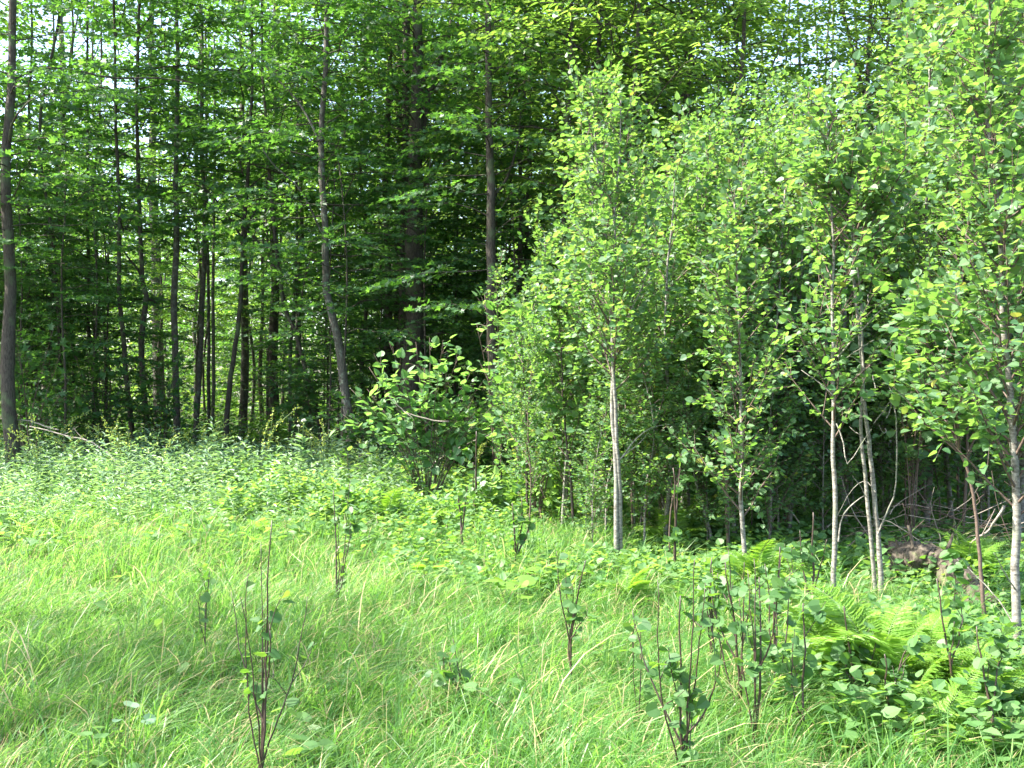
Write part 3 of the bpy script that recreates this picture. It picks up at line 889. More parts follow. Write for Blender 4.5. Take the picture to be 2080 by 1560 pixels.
traced_aspen('thin reddish sapling stem at the left end of the thicket',
             [([(1135, 560), (1142, 760), (1152, 900), (1160, 980), (1168, 1070)], 6)], 10.8, 26, 0.6, 0.08, 960, 560, 150, seed=9, bark='stem_dark')
traced_aspen('thin brown sapling stem in front of the shady gap',
             [([(1058, 640), (1066, 800), (1070, 900), (1072, 1040)], 5)], 11.6, 22, 0.55, 0.08, 940, 640, 120, seed=10, bark='stem_dark')
traced_aspen('forked crooked pale stem bending left low in the thicket',
             [([(1395, 820), (1402, 900), (1415, 980), (1440, 1060), (1450, 1110)], 6)], 10.0, 14, 0.5, 0.078, 960, 800, 80, seed=11)
traced_aspen('slim dark leaning stem between the log and the right-edge aspen',
             [([(1880, 640), (1925, 780), (1950, 890), (1985, 1010), (1995, 1150), (2004, 1240)], 8)], 6.9, 28, 0.6, 0.075, 940, 640, 160, seed=12, bark='bark_twig')
traced_aspen('thin straight stem with yellowing leaves between the front twin aspen and the midway one',
             [([(1478, 500), (1482, 700), (1486, 900), (1476, 1000), (1480, 1110)], 6)], 9.6, 30, 0.6, 0.078, 900, 500, 120, seed=13, bark='bark_twig')

# ------------------------------------------------------------------ hazel shrub in the middle
def shrub(label, cx, Y, tips, base_py, leafkind, mat, lsize, name='shrub', stem='bark_twig', seed=0, per=10, r0=0.012, cat='shrub', group=None, n_obj=300, tilt=0.3, t0=0.5, spread=0.10, loc_y=None):
    rng = rs(seed)
    b = P(cx, 780, Y); off = np.array([b[0], Y, 0])
    root = thing(name, label, cat, (float(b[0]), Y, 0), 0, group)
    bag = LeafBag()
    for i, tpx in enumerate(tips):
        tip = P(tpx[0], tpx[1], Y) - off
        dy = rng.uniform(-1, 1) * abs(tip[2]) * 0.28
        tip[1] += dy
        s0 = np.array([rng.normal(0, 0.03), rng.normal(0, 0.03), -0.04])
        mid = s0 * 0.5 + tip * 0.5; mid[2] += 0.08 * tip[2]; mid[:2] = s0[:2] + (tip[:2] - s0[:2]) * 0.36
        c = curve(np.array([s0, mid, tip]), 12, 0.006, rng)
        link('stem', make_mesh('stem', [tube(c, np.linspace(r0, r0 * 0.25, 12), 5, stem)]), root)
        tw = []
        for k in range(per):
            tt = rng.uniform(t0, 1.0); st = c[int(tt * 11)]
            dd = norm(norm(c[-1] - c[5]) * 0.6 + rng.normal(0, 0.6, 3) + UP * 0.05)
            ll = rng.uniform(0.6, 1.2) * lsize * 2.2 * (1 if spread else 0.5)
            tp = np.array([st, st + dd * ll * 0.5, st + dd * ll - UP * 0.03 * ll])
            tw.append(tube(tp, [r0 * 0.3, r0 * 0.25, r0 * 0.12], 3, stem, False))
            leaves_on(bag, tp, rng, lsize * 0.55, lsize, tilt, 0.1, 0.25)
        if tw:
            link('twig', make_mesh('twig', tw), root)
    put_leaves(root, off, bag, leafkind, mat, rng, n_obj)
    return root


shrub('broad hazel shrub with big sunlit leaves and bare twigs hanging beneath', 865, 12.0,
      [(742, 745), (770, 720), (800, 700), (835, 690), (870, 685), (905, 695), (935, 715), (960, 745), (985, 770), (740, 790), (800, 760), (860, 745), (915, 760), (960, 810), (1000, 800), (780, 830), (850, 820), (920, 850), (1010, 850), (880, 900), (820, 890), (715, 790), (700, 840), (1050, 790), (780, 870), (950, 880), (1025, 800), (1030, 840), (745, 830)],
      1000, 'heart', 'hazel', 0.10, name='hazel_shrub', seed=21, per=11, r0=0.008)
shrub('upright sapling with long drooping sunlit leaves above the hazel shrub', 1010, 12.4, [(985, 600), (1010, 560), (1045, 610), (1035, 660), (970, 660)], 1000, 'oval', 'hazel', 0.14, name='hazel_sapling', seed=22, per=6, r0=0.012)
shrub('leafy shrub filling the gap under the first aspens', 1090, 10.8, [(1020, 860), (1050, 820), (1090, 800), (1130, 830), (1170, 850), (1060, 900), (1120, 880)], 1000, 'heart', 'hazel', 0.10, seed=23, per=8, r0=0.010, name='leafy_shrub')
shrub('shrub with round pale leaves glowing in a dark hollow at the right', 1850, 9.2, [(1790, 700), (1830, 690), (1870, 660), (1900, 640), (1850, 760), (1890, 720), (1930, 700), (1860, 610), (1910, 590)], 1100, 'heart', 'aspen', 0.11, seed=24, per=14, r0=0.007, name='round_leaved_shrub')

# dark shrubs of shaded leaves inside the wood edge at left
for i, (cx, Y, cy, wd, hh) in enumerate([(60, 15.0, 760, 90, 110), (200, 16.5, 740, 110, 130), (330, 17.0, 770, 90, 90), (130, 16.0, 820, 90, 70), (640, 17, 790, 80, 90), (760, 15, 860, 90, 80), (930, 14, 880, 90, 60)]):
    r = rs(400 + i)
    tips = [(cx + r.uniform(-wd, wd), cy + r.uniform(-hh, hh * 0.6)) for _ in range(12)]
    labs = ['shaded maple shrub at the foot of the thick grey trunk', 'large shaded maple shrub with a few pale turned leaves between thin dark trunks', 'shaded shrub in front of the wide pale ridged trunk',
            'low shaded shrub in the corner of the wood right of the thick grey trunk', 'dark shrub between the bowed lichen trunk and the grey pair', 'dark twiggy shrub under the left end of the hazel', 'dark low shrub beneath the right end of the hazel']
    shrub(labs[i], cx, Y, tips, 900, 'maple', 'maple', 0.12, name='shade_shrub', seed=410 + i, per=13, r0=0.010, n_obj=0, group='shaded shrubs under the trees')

# ------------------------------------------------------------------ grass
def shade_noise(x, y, s=1.0):
    return np.sin(x * 1.9 * s + 0.7) * np.cos(y * 1.3 * s + 1.1) + 0.6 * np.sin(x * 4.1 * s + y * 3.3 * s) + 0.4 * np.cos(x * 7.3 * s - y * 6.1 * s)


def grass_chunk(rng, n, ymin, ymax, h, w, segs, keep=None, mat='grass', clump=9, lean=(0.30, 0.05)):
    nc = n // clump
    u = rng.uniform(ymin ** 2, ymax ** 2, nc); cy = np.sqrt(u)
    cx = rng.uniform(-0.56, 0.56, nc) * cy + rng.uniform(-0.8, 0.8, nc)
    if keep is not None:
        k = keep(cx, cy); cx, cy = cx[k], cy[k]; nc = len(cx)
    ch_ = rng.uniform(0.45, 1.45, nc) * (1 + 0.24 * shade_noise(cx, cy)); cr = rng.uniform(0, 1, nc)
    cl = rng.normal(0, 0.38, (nc, 2))
    i = np.repeat(np.arange(nc), clump); N = len(i)
    px = cx[i] + rng.normal(0, 0.028, N); py = cy[i] + rng.normal(0, 0.028, N)
    H = h * ch_[i] * rng.uniform(0.55, 1.2, N)
    L = np.stack([cl[i, 0] + lean[0] + rng.normal(0, 0.30, N), cl[i, 1] + lean[1] + rng.normal(0, 0.30, N)], 1)
    ww = w * rng.uniform(0.6, 1.5, N)
    fa = rng.uniform(0, math.pi, N)
    fx, fy = np.cos(fa), np.sin(fa)
    vs = []
    for s in range(segs + 1):
        t = s / segs
        bend = (t ** 1.8) * H * 1.15
        z = H * (t - 0.22 * t ** 3 * (1 + np.hypot(L[:, 0], L[:, 1])))
        bx, by = px + L[:, 0] * bend, py + L[:, 1] * bend
        if s < segs:
            wd = ww * (1 - 0.55 * t ** 1.5) * 0.5
            vs.append(np.stack([bx - fx * wd, by - fy * wd, z], 1)); vs.append(np.stack([bx + fx * wd, by + fy * wd, z], 1))
        else:
            vs.append(np.stack([bx, by, z], 1))
    V = np.stack(vs, 1); K = V.shape[1]
    tt = []
    for s in range(segs - 1):
        a = 2 * s; tt += [(a, a + 1, a + 3), (a, a + 3, a + 2)]
    a = 2 * (segs - 1); tt.append((a, a + 1, a + 2))
    tt = np.array(tt)
    T = tt[None] + (np.arange(N) * K)[:, None, None]
    r = np.clip(cr[i] * 0.55 + rng.uniform(0, 0.45, N), 0, 0.999)
    r = np.where(rng.uniform(0, 1, N) < 0.09, 0.97, r * 0.9)
    V = V.reshape(-1, 3); V[:, 2] -= 0.03
    return (V, T.reshape(-1, 3), np.repeat(r, len(tt)), mat, False)


rng = rs(11)
def meadow(cx, cy):   # the meadow thins toward the thicket on the right
    px = cx / cy * F + 1040
    py = 780 + CAMZ * F / cy
    edge = np.interp(px, [0, 700, 1000, 1250, 1500, 1800, 2080, 2400], [960, 985, 1040, 1130, 1290, 1420, 1480, 1500])
    bare = (shade_noise(cx + 3, cy, 0.9) > 0.9) & (rng.uniform(0, 1, len(cx)) < 0.6) & (cy < 6)
    edge = np.where(bare, 9999, edge)
    return (py > edge) | (~bare) & (rng.uniform(0, 1, len(cx)) < 0.45)

gr = [grass_chunk(rng, 98000, 3.2, 7.5, 0.27, 0.0052, 4, meadow, clump=12),
      grass_chunk(rng, 125000, 7.5, 17.0, 0.32, 0.0075, 2, meadow, clump=12),
      grass_chunk(rng, 9000, 3.4, 14.0, 0.42, 0.0058, 5, meadow, clump=3, lean=(0.10, 0.0)),
      grass_chunk(rng, 9000, 3.2, 12.0, 0.30, 0.005, 4, lambda a, b: shade_noise(a, b, 0.8) > 0.55, clump=14, lean=(0.45, -0.1))]
go = link('grass', make_mesh('grass', gr), kind='stuff')
go['label'] = 'bright green wind-leaned meadow grass with scattered dry blades'; go['category'] = 'grass'

# ------------------------------------------------------------------ low plants
def herbs(rng, xy, h, lsize, nleaf, kind, mat, spread=0.3, lean=0.15):
    N = len(xy); H = h * rng.uniform(0.5, 1.15, N) * (1 + 0.28 * shade_noise(xy[:, 0], xy[:, 1], 0.7))
    i = np.repeat(np.arange(N), nleaf); t = np.tile((np.arange(nleaf) + 0.5) / nleaf, N)
    lx = rng.normal(0, lean, (N, 2))
    pos = np.stack([xy[i, 0] + lx[i, 0] * H[i] * t, xy[i, 1] + lx[i, 1] * H[i] * t, H[i] * (0.15 + 0.85 * t)], 1)
    a = np.tile(np.arange(nleaf) * 2.1, N) + rng.uniform(0, 6.28, N)[i] + rng.normal(0, 0.3, len(i))
    up = rng.normal(0.25, 0.25, len(i)) + 0.5 * t ** 3
    d = np.stack([np.cos(a), np.sin(a), up], 1)
    pos[:, :2] += d[:, :2] * spread * lsize * rng.uniform(0, 1.5, (len(i), 1))
    n = UP[None] + rng.normal(0, 0.3, (len(i), 3)) - 0.2 * d
    s = lsize * rng.uniform(0.6, 1.2, len(i)) * (1.1 - 0.4 * t)
    r = np.clip(rng.uniform(0, 1, N)[i] * 0.6 + rng.uniform(0, 0.4, len(i)), 0, 0.99)
    return leaves(kind, pos, d, n, s, mat, rng, r)


def band(rng, n, pxr, pyr):
    px = rng.uniform(*pxr, n)
    py = rng.uniform(pyr[0], pyr[1], n)
    Y = CAMZ * F / (py - 780)
    return np.stack([(px - 1040) / F * Y, Y], 1)


def area(rng, n, xr, yr):
    y = rng.uniform(*yr, n); return np.stack([rng.uniform(xr[0], xr[1], n) * y / 2022.0, y], 1)


rng = rs(31)
# lance-leaved weeds along the far side of the meadow
w_ = [herbs(rng, area(rng, 2600, (-1250, -150), (13.0, 18.0)), 0.60, 0.15, 16, 'lance', 'herb', lean=0.14),
      herbs(rng, area(rng, 600, (-1250, -200), (11.5, 16.0)), 0.78, 0.12, 24, 'lance', 'herb', lean=0.16),
      herbs(rng, area(rng, 500, (-600, 60), (11.0, 14.5)), 0.50, 0.10, 14, 'oval', 'low'),
      herbs(rng, area(rng, 900, (-1250, 0), (10.5, 13.5)), 0.36, 0.11, 11, 'lance', 'herb'),
      herbs(rng, area(rng, 700, (-400, 100), (10.5, 14.5)), 0.42, 0.10, 10, 'oval', 'low')]
o = link('weeds', make_mesh('weeds', w_), kind='stuff'); o['label'] = 'band of pale narrow-leaved weeds along the far edge of the meadow'; o['category'] = 'weeds'
# broad low leaves in the middle of the meadow and toward the thicket
w_ = [herbs(rng, area(rng, 800, (-250, 500), (7.2, 11.0)), 0.24, 0.07, 9, 'heart', 'low'),
      herbs(rng, area(rng, 500, (-1100, -100), (9.0, 13.0)), 0.26, 0.09, 5, 'heart', 'low'),
      herbs(rng, area(rng, 1300, (150, 1250), (7.5, 11.0)), 0.24, 0.085, 9, 'aspen', 'low'),
      herbs(rng, area(rng, 800, (480, 1250), (4.6, 8.0)), 0.26, 0.075, 10, 'aspen', 'low'),
      herbs(rng, area(rng, 350, (650, 1250), (4.0, 6.5)), 0.30, 0.085, 8, 'oval', 'low'),
      herbs(rng, area(rng, 60, (-1000, 200), (4.2, 8.0)), 0.16, 0.09, 3, 'heart', 'low')]
o = link('ground_cover', make_mesh('ground_cover', w_), kind='stuff'); o['label'] = 'mixed low broad-leaved plants between meadow and thicket'; o['category'] = 'ground cover'
# undergrowth on the floor of the wood
w_ = [herbs(rng, area(rng, 2600, (-1300, 150), (17.5, 32.0)), 0.9, 0.15, 11, 'diamond', 'canopy', spread=1.5),
      herbs(rng, area(rng, 1200, (-1300, 1100), (32.0, 60.0)), 1.6, 0.28, 10, 'diamond', 'bright', spread=2.0),
      herbs(rng, area(rng, 1000, (60, 1300), (10.5, 20.0)), 0.6, 0.11, 8, 'oval', 'canopy', spread=1.0)]
o = link('undergrowth', make_mesh('undergrowth', w_), kind='stuff'); o['label'] = 'leafy undergrowth covering the floor of the wood'; o['category'] = 'undergrowth'


# far-off wood closing the view
def far_wood():
    rng = rs(61); N = 60000
    y = rng.uniform(58, 80, N); x = rng.uniform(-0.62, 0.62, N) * y
    cz = rng.uniform(0, 1, N) ** 0.9
    top = 15 + 3.5 * np.sin(x * 0.35) + 2.5 * np.sin(x * 0.9 + 1)
    z = cz * top + rng.normal(0, 0.6, N)
    k = (shade_noise(x * 0.25, z * 0.35) + rng.normal(0, 0.6, N)) > -0.6
    p = np.stack([x, y, z], 1)[k]; n_ = len(p)
    d = rng.normal(0, 1, (n_, 3)); d[:, 2] *= 0.35
    n = UP + rng.normal(0, 0.5, (n_, 3))
    return leaves('diamond', p, d, n, rng.uniform(0.35, 0.8, n_), 'bright', rng)


o = link('far_woods', make_mesh('far_woods', [far_wood()]), kind='stuff'); o['label'] = 'far-off sunlit foliage closing the view behind the trunks'; o['category'] = 'woods'

# ------------------------------------------------------------------ foreground saplings
SG = 'small aspen saplings in the near grass'
def sapling(label, bx, by, tips, nl, lsize=0.055, w=4.0, seed=0, Y=None, low=0.25):
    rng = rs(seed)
    Y = Y or ground_y(by)
    b = P(bx, by, Y); off = np.array([b[0], Y, 0.0])
    root = thing('aspen_sapling', label, 'sapling', (float(b[0]), Y, 0), 0, SG)
    me = leaf_object_mesh('round', 'shade_leaf', 'leaf')
    me2 = leaf_object_mesh('heart', 'shade_leaf', 'leaf')
    curves = []
    for i, tp in enumerate(tips):
        tip = P(tp[0], tp[1], Y) - off; tip[1] += rng.uniform(-0.12, 0.12)
        j = rng.uniform(0.10, 0.50) if i else 0.0
        s0 = np.array([0, 0, -0.04])
        if i and curves:
            s0 = curves[0][int(j * 15)]
        mid = s0 + (tip - s0) * np.array([0.70 if i else 0.4, 0.5, 0.5]) + rng.normal(0, 0.012, 3)
        c = curve(np.array([s0, mid, tip]), 16, 0.004, rng); curves.append(c)
        r0 = w / F * Y / 2 * (1.15 if i == 0 else 0.72)
        link('stem', make_mesh('stem', [tube(c, np.linspace(r0, r0 * 0.35, 16), 6, 'stem_dark')]), root)
    for j in range(2 + len(curves)):      # side twigs
        c = curves[int(rng.integers(0, len(curves)))]; q0 = int(rng.integers(5, 13)); p = c[q0]
        e = p + np.array([rng.normal(0, 0.05), rng.normal(0, 0.05), rng.uniform(0.05, 0.16)])
        cc = curve(np.array([p, p * 0.5 + e * 0.5 + rng.normal(0, 0.006, 3), e]), 16)
        link('twig', make_mesh('twig', [tube(cc, np.linspace(0.0022, 0.001, 16), 4, 'stem_dark')]), root)
        curves.append(cc)
    for k in range(int(nl * 1.35)):
        c = curves[rng.integers(0, len(curves))]
        t = rng.uniform(low, 1.0); p = c[int(t * 15)]
        a = rng.uniform(0, 6.28)
        d = np.array([math.cos(a), math.sin(a), rng.normal(-0.1, 0.35)]); s = lsize * rng.uniform(0.6, 1.2)
        q = p + norm(d) * s * (0.4 if (k < 14 and Y < 6) else 0.05)
        link('petiole', make_mesh('petiole', [tube(np.array([p, q]), [0.0011, 0.0008], 3, 'green_stem', False)]), root) if k < 14 and Y < 6 else None
        n_ = norm(UP * 0.75 + rng.normal(0, 0.65, 3) + np.array([0, -0.25, 0]))
        link('leaf', me if k % 3 else me2, root, mat=leaf_matrix(q, d, n_, float(s)))
    return root


sapling('bare dark many-stemmed aspen sapling at the bottom of the view with few round leaves', 526, 1575,
        [(550, 1055), (520, 1110), (500, 1165), (455, 1215), (540, 1230), (618, 1215), (508, 1200), (560, 1250)], 20, 0.044, 6.0, 1, low=0.35)
sapling('dark aspen sapling cluster right of centre at the bottom with dense round leaves', 1390, 1580,
        [(1375, 1200), (1290, 1250), (1425, 1190), (1330, 1170), (1460, 1280), (1400, 1120), (1350, 1300)], 62, 0.048, 6.5, 2, low=0.42)
sapling('fork-stemmed dark sapling rising from open grass in the middle', 1162, 1345, [(1185, 1130), (1130, 1115), (1148, 1150), (1160, 1180), (1175, 1250)], 26, 0.05, 5, 3)
sapling('slender dark sapling in front of the weeds left of centre', 686, 1230, [(672, 1000), (705, 985), (690, 1060), (715, 1060)], 34, 0.055, 4.5, 4)
sapling('short thin sapling in the grass left of the bare many-stemmed one', 420, 1300, [(418, 1165), (430, 1155), (405, 1200)], 9, 0.05, 3, 5)
sapling('low leafy sapling in a dark tuft at the centre of the near grass', 928, 1400, [(922, 1300), (905, 1330), (945, 1325), (915, 1350)], 20, 0.055, 4, 6)
sapling('slim sapling standing left of the dense round-leaved cluster', 1300, 1440, [(1300, 1270), (1285, 1300)], 10, 0.05, 3.5, 7)
RS = [
    (1505, 1400, [(1470, 1140), (1500, 1130), (1520, 1180), (1445, 1200), (1485, 1120), (1455, 1160)], 44, 'left one of the leafy sapling group before the straight grey-green aspen'),
    (1530, 1450, [(1550, 1180), (1525, 1160), (1500, 1210), (1570, 1200), (1540, 1140)], 38, 'dark-stemmed leafy sapling nearest the middle of its group'),
    (1575, 1370, [(1580, 1110), (1600, 1130), (1560, 1150), (1615, 1170)], 40, 'tallest sapling at the right of its group, leaves above the stems'),
    (1630, 1455, [(1640, 1230), (1615, 1280)], 26, 'thin sapling standing before the straight grey-green aspen'),
    (1445, 1330, [(1440, 1130), (1455, 1160), (1430, 1180)], 36, 'small sapling behind the dense round-leaved cluster'),
    (1745, 1400, [(1700, 1225), (1780, 1300), (1720, 1290)], 20, 'sapling growing up through the near side of the bright fern'),
    (1835, 1450, [(1800, 1330), (1860, 1290), (1830, 1360)], 26, 'leafy sapling low in front of the bright fern'),
    (1945, 1420, [(1910, 1180), (1960, 1220), (1935, 1260)], 36, 'sapling right of the bright fern with stems rising past the log'),
    (2030, 1500, [(2000, 1280), (2050, 1310), (2020, 1350)], 44, 'dense leafy sapling in the lower right corner'),
    (965, 1045, [(968, 875), (962, 940)], 10, 'thin almost bare sapling rising before the dark hollow under the hazel'),
    (1048, 1130, [(1040, 1020), (1060, 1010), (1075, 1050)], 20, 'small sapling with bright leaves at the meadow edge'),
    (940, 1100, [(930, 1000), (950, 985)], 12, 'small dark sapling left of the bright-leaved one at the meadow edge'),
    (1370, 1140, [(1365, 950), (1385, 920)], 30, 'sapling at the foot of the thicket between the twin aspen and crooked stem'),
    (1655, 1240, [(1650, 1040), (1630, 1080), (1670, 1090)], 30, 'sapling with large sunlit leaves left of the straight grey-green aspen foot'),
]
for i, (bx, by, tips, nl, lab) in enumerate(RS):
    sapling(lab, bx, by, tips, nl, 0.05 if by > 1200 else 0.07, 6.0, 20 + i, low=0.42)

# sprouts with big bright leaves at the edge of the shade
shrub('low sprout with big glowing yellow-green leaves before the dark hollow', 1090, 11.0, [(1050, 1000), (1075, 985), (1110, 995), (1130, 1015), (1040, 1030)], 1070, 'oval', 'fern', 0.15, seed=51, per=4, r0=0.006, name='leafy_sprout', cat='plant')
shrub('pale-leaved sprout at the meadow edge under the hazel', 985, 11.2, [(975, 965), (1000, 975), (960, 1000), (990, 1010)], 1070, 'heart', 'herb', 0.12, seed=52, per=3, r0=0.005, name='leafy_sprout', cat='plant')
shrub('tall leafy sprout at the edge of the weeds below the bowed lichen trunk', 715, 12.5, [(705, 870), (730, 920), (700, 930), (755, 950)], 1030, 'oval', 'low', 0.11, seed=53, per=4, r0=0.005, name='leafy_sprout', cat='plant')
shrub('slim sprout with bright twisted leaves beside the thicket foot', 1105, 10.6, [(1103, 930), (1098, 960), (1110, 985)], 1085, 'aspen', 'fern', 0.11, seed=54, per=3, r0=0.005, name='leafy_sprout', cat='plant')

# ------------------------------------------------------------------ ferns
def frond_mesh(seed, L=0.6, mat='fern'):
    rng = rs(seed)
    k = 40
    t = np.linspace(0, 1, k)
    ax = np.stack([0.03 * L * np.sin(t * 3), t * L * 0.92, L * (0.75 * t - 0.62 * t ** 2.2)], 1)
    ch = [tube(ax, np.linspace(0.0028, 0.0008, k), 3, 'green_stem', False)]
    tg = norm(np.gradient(ax, axis=0))
    pos, d, n, s = [], [], [], []
    for i in range(5, k):
        w = L * 0.23 * math.sin(math.pi * (t[i] * 0.9 + 0.1) ** 0.8) ** 0.9 + 0.006
        for sg in (-1, 1):
            dd = norm(np.array([sg, 0.42, 0.06]) + rng.normal(0, 0.07, 3))
            nn_ = np.cross(dd, tg[i]) * sg
            pos.append(ax[i]); d.append(dd); n.append(nn_ + rng.normal(0, 0.18, 3)); s.append(w)
            m = int(w / 0.028)
            for q_ in range(m):
                f = (q_ + 0.6) / (m + 0.6)
                for s2 in (-1, 1):
                    pos.append(ax[i] + dd * w * f); d.append(norm(tg[i] * s2 * 0.8 + dd)); n.append(nn_ + rng.normal(0, 0.2, 3)); s.append(0.028 * (1.1 - f))
    ch.append(leaves('pinna', np.array(pos), np.array(d), np.array(n), np.array(s), mat, rng))
    return make_mesh('frond', ch)


FR = [frond_mesh(1), frond_mesh(2, 0.52), frond_mesh(3, 0.68)]


def fern(label, px, py, nf, sc_=1.0, seed=0, open_=1.0):
    rng = rs(seed); Y = ground_y(py); b = P(px, py, Y)
    root = thing('fern', label, 'fern', (float(b[0]), Y, 0), rng.uniform(0, 6), 'ferns')
    for i in range(int(nf * 1.7)):
        a = i * 2.399 + rng.uniform(-0.3, 0.3)
        tilt = rng.uniform(-0.1, 0.95) * open_
        m = Matrix.Rotation(a, 4, 'Z') @ Matrix.Rotation(tilt, 4, 'X') @ Matrix.Rotation(rng.normal(0, 0.15), 4, 'Y') @ Matrix.Scale(1.05 * sc_ * rng.uniform(0.75, 1.15), 4)
        link('frond', FR[i % 3], root, mat=m)


fern('large bright yellow-green fern in full sun left of the log', 1790, 1365, 16, 1.0, 1)
fern('bright fern close behind the largest one, left of the log', 1850, 1400, 10, 0.7, 2)
fern('fern spreading at the left of the brightest fern', 1700, 1345, 11, 0.8, 3)
fern('dark green fern in the shade behind the log', 1975, 1160, 12, 0.8, 4)
fern('small yellowish fern at the foot of the tall twin-stemmed aspen', 1275, 1195, 7, 0.6, 5)
fern('pale fern leaning out of the weeds under the hazel', 790, 1055, 7, 0.8, 6)
fern('second pale fern in the weeds, right of the first', 850, 1060, 6, 0.75, 7)
fern('fern in the shade of the thicket, left of the crooked stem', 1370, 1090, 9, 1.0, 8)
fern('bright fern in front of the right end of the log', 1960, 1400, 9, 0.8, 12)
fern('bright fern low between the fern patch and the right-edge aspen', 1870, 1330, 8, 0.75, 13)
fern('small fern among the leaves at the lower right', 1900, 1460, 8, 0.6, 9)
fern('fern at the foot of the slim midway aspen', 1545, 1180, 9, 0.9, 10)

# ------------------------------------------------------------------ log, brush, fallen branches
def log_obj():
    rng = rs(71)
    a = P(1822, 1185, 7.9); b = P(2010, 1262, 6.6)
    off = np.array([a[0], a[1], 0])
    pts = np.array([[0, 0, 0.10], [0.10, -0.12, 0.24], [0.26, -0.40, 0.19], [b[0] - a[0], b[1] - a[1], 0.06]])
    c = curve(pts, 60, 0.004, rng)
    root = thing('rotten_log', 'rotten brown log with a rounded weathered end lying among ferns', 'log', tuple(map(float, off)))
    k = len(c); sides = 28
    v, t, _, _, _ = tube(c, np.ones(k), sides, 'log', False)
    ang = np.tile(np.arange(sides), k); row = np.repeat(np.arange(k), sides)
    rad = 0.15 * (1 + 0.35 * np.exp(-((row - 7) / 9.0) ** 2)) * (1 - 0.3 * row / k) * (0.35 + 0.65 * np.clip(row / 5, 0, 1) ** 0.5)
    th = ang / sides * 2 * math.pi
    rib = np.sin(th * 11 + 0.6 * np.sin(row * 0.25)) + 0.6 * np.sin(th * 17 + row * 0.05)
    rad = rad * (1 + 0.16 * np.sin(th * 2 + row * 0.05) + 0.12 * np.sin(th * 3 + 1 + row * 0.11) + 0.055 * rib + rng.normal(0, 0.03, len(ang)) + 0.10 * np.sin(row * 0.45 + th) * np.sin(row * 0.21))
    cen = np.repeat(c, sides, 0)
    v = cen + (v - cen) * rad[:, None]
    link('log_body', make_mesh('log_body', [(v, t, None, 'log', True)]), root)
    for i in range(3):
        s = c[8 + i * 13]; e = s + np.array([rng.uniform(-0.1, 0.15), -0.05, 0.18 + 0.1 * rng.uniform()])
        link('branch_stub', make_mesh('branch_stub', [tube(np.array([s, e]), [0.018, 0.01], 6, 'log')]), root)


M['log'] = bark_mat('rotten_wood', (0.035, 0.028, 0.020), (0.125, 0.105, 0.08), (0.12, 0.15, 0.06), scale=7, stretch=0.5, bump=0.9, patch_lo=0.6)
log_obj()


def fallen(label, pts, w, mat='dead', seed=0, name='fallen_branch', side=()):
    q = np.array([P(x, y, Y) for x, y, Y in pts]); off = q[0].copy()
    root = thing(name, label, 'branch', tuple(map(float, off)))
    c = curve(q - off, 14, 0.012, rs(seed)); r0 = w / F * off[1] / 2
    link('stem', make_mesh('stem', [tube(c, np.linspace(r0 * 0.5, r0, 14), 7, mat)]), root)
    for j, (i, dx, dy, dz) in enumerate(side):
        s = c[i]; e = s + np.array([dx, dy, dz]); m_ = (s + e) / 2 + rs(seed + j).normal(0, 0.03, 3)
        link('twig', make_mesh('twig', [tube(curve(np.array([s, m_, e]), 6), np.linspace(r0 * 0.4, r0 * 0.15, 6), 5, mat)]), root)


fallen('pale dead branch slanting down into the weeds at the left', [(60, 866, 14.2), (135, 885, 14), (200, 905, 13.8), (262, 975, 13.4)], 4, seed=1, side=[(4, 0.2, 0, 0.12), (7, -0.2, 0.1, 0.16)])
fallen('thin bare stick leaning above the fallen pale branch at the left', [(0, 850, 14.6), (60, 856, 14.5), (120, 876, 14.3)], 3, seed=2)
fallen('bare arching dead twig hanging below the hazel shrub', [(790, 800, 11.6), (815, 830, 11.6), (850, 850, 11.6), (915, 858, 11.6)], 3, seed=3, side=[(5, 0.12, 0, -0.2), (8, 0.2, 0, -0.15)])
fallen('leaning dead pole crossing the dark hollow left of the thicket', [(1000, 880, 13), (930, 910, 13), (850, 960, 13), (790, 1000, 13)], 4, seed=4)
fallen('bare dead stick leaning across the right side of the thicket', [(1960, 1110, 7.6), (2000, 1080, 7.5), (2045, 1030, 7.4)], 5, seed=5, side=[(6, 0.1, 0, 0.2)])

rng = rs(81)
b = P(1900, 780, 8.8)
root = thing('brush_pile', 'tangle of brown dead twigs heaped behind the log', 'brush', (float(b[0]), 8.8, 0))
for i in range(110):
    s = np.array([rng.normal(0, 0.5), rng.normal(0, 0.2), rng.uniform(0.0, 0.5)])
    a = rng.uniform(0, 6.28); L = rng.uniform(0.25, 0.8)
    e = s + np.array([math.cos(a) * L, math.sin(a) * L * 0.4, rng.normal(0.08, 0.22)]); e[2] = max(e[2], 0.03)
    link('twig', make_mesh('twig', [tube(curve(np.array([s, (s + e) / 2 + rng.normal(0, 0.05, 3), e]), 6), np.linspace(0.004, 0.0014, 6), 4, 'bark_twig' if i % 3 else 'dead')]), root)

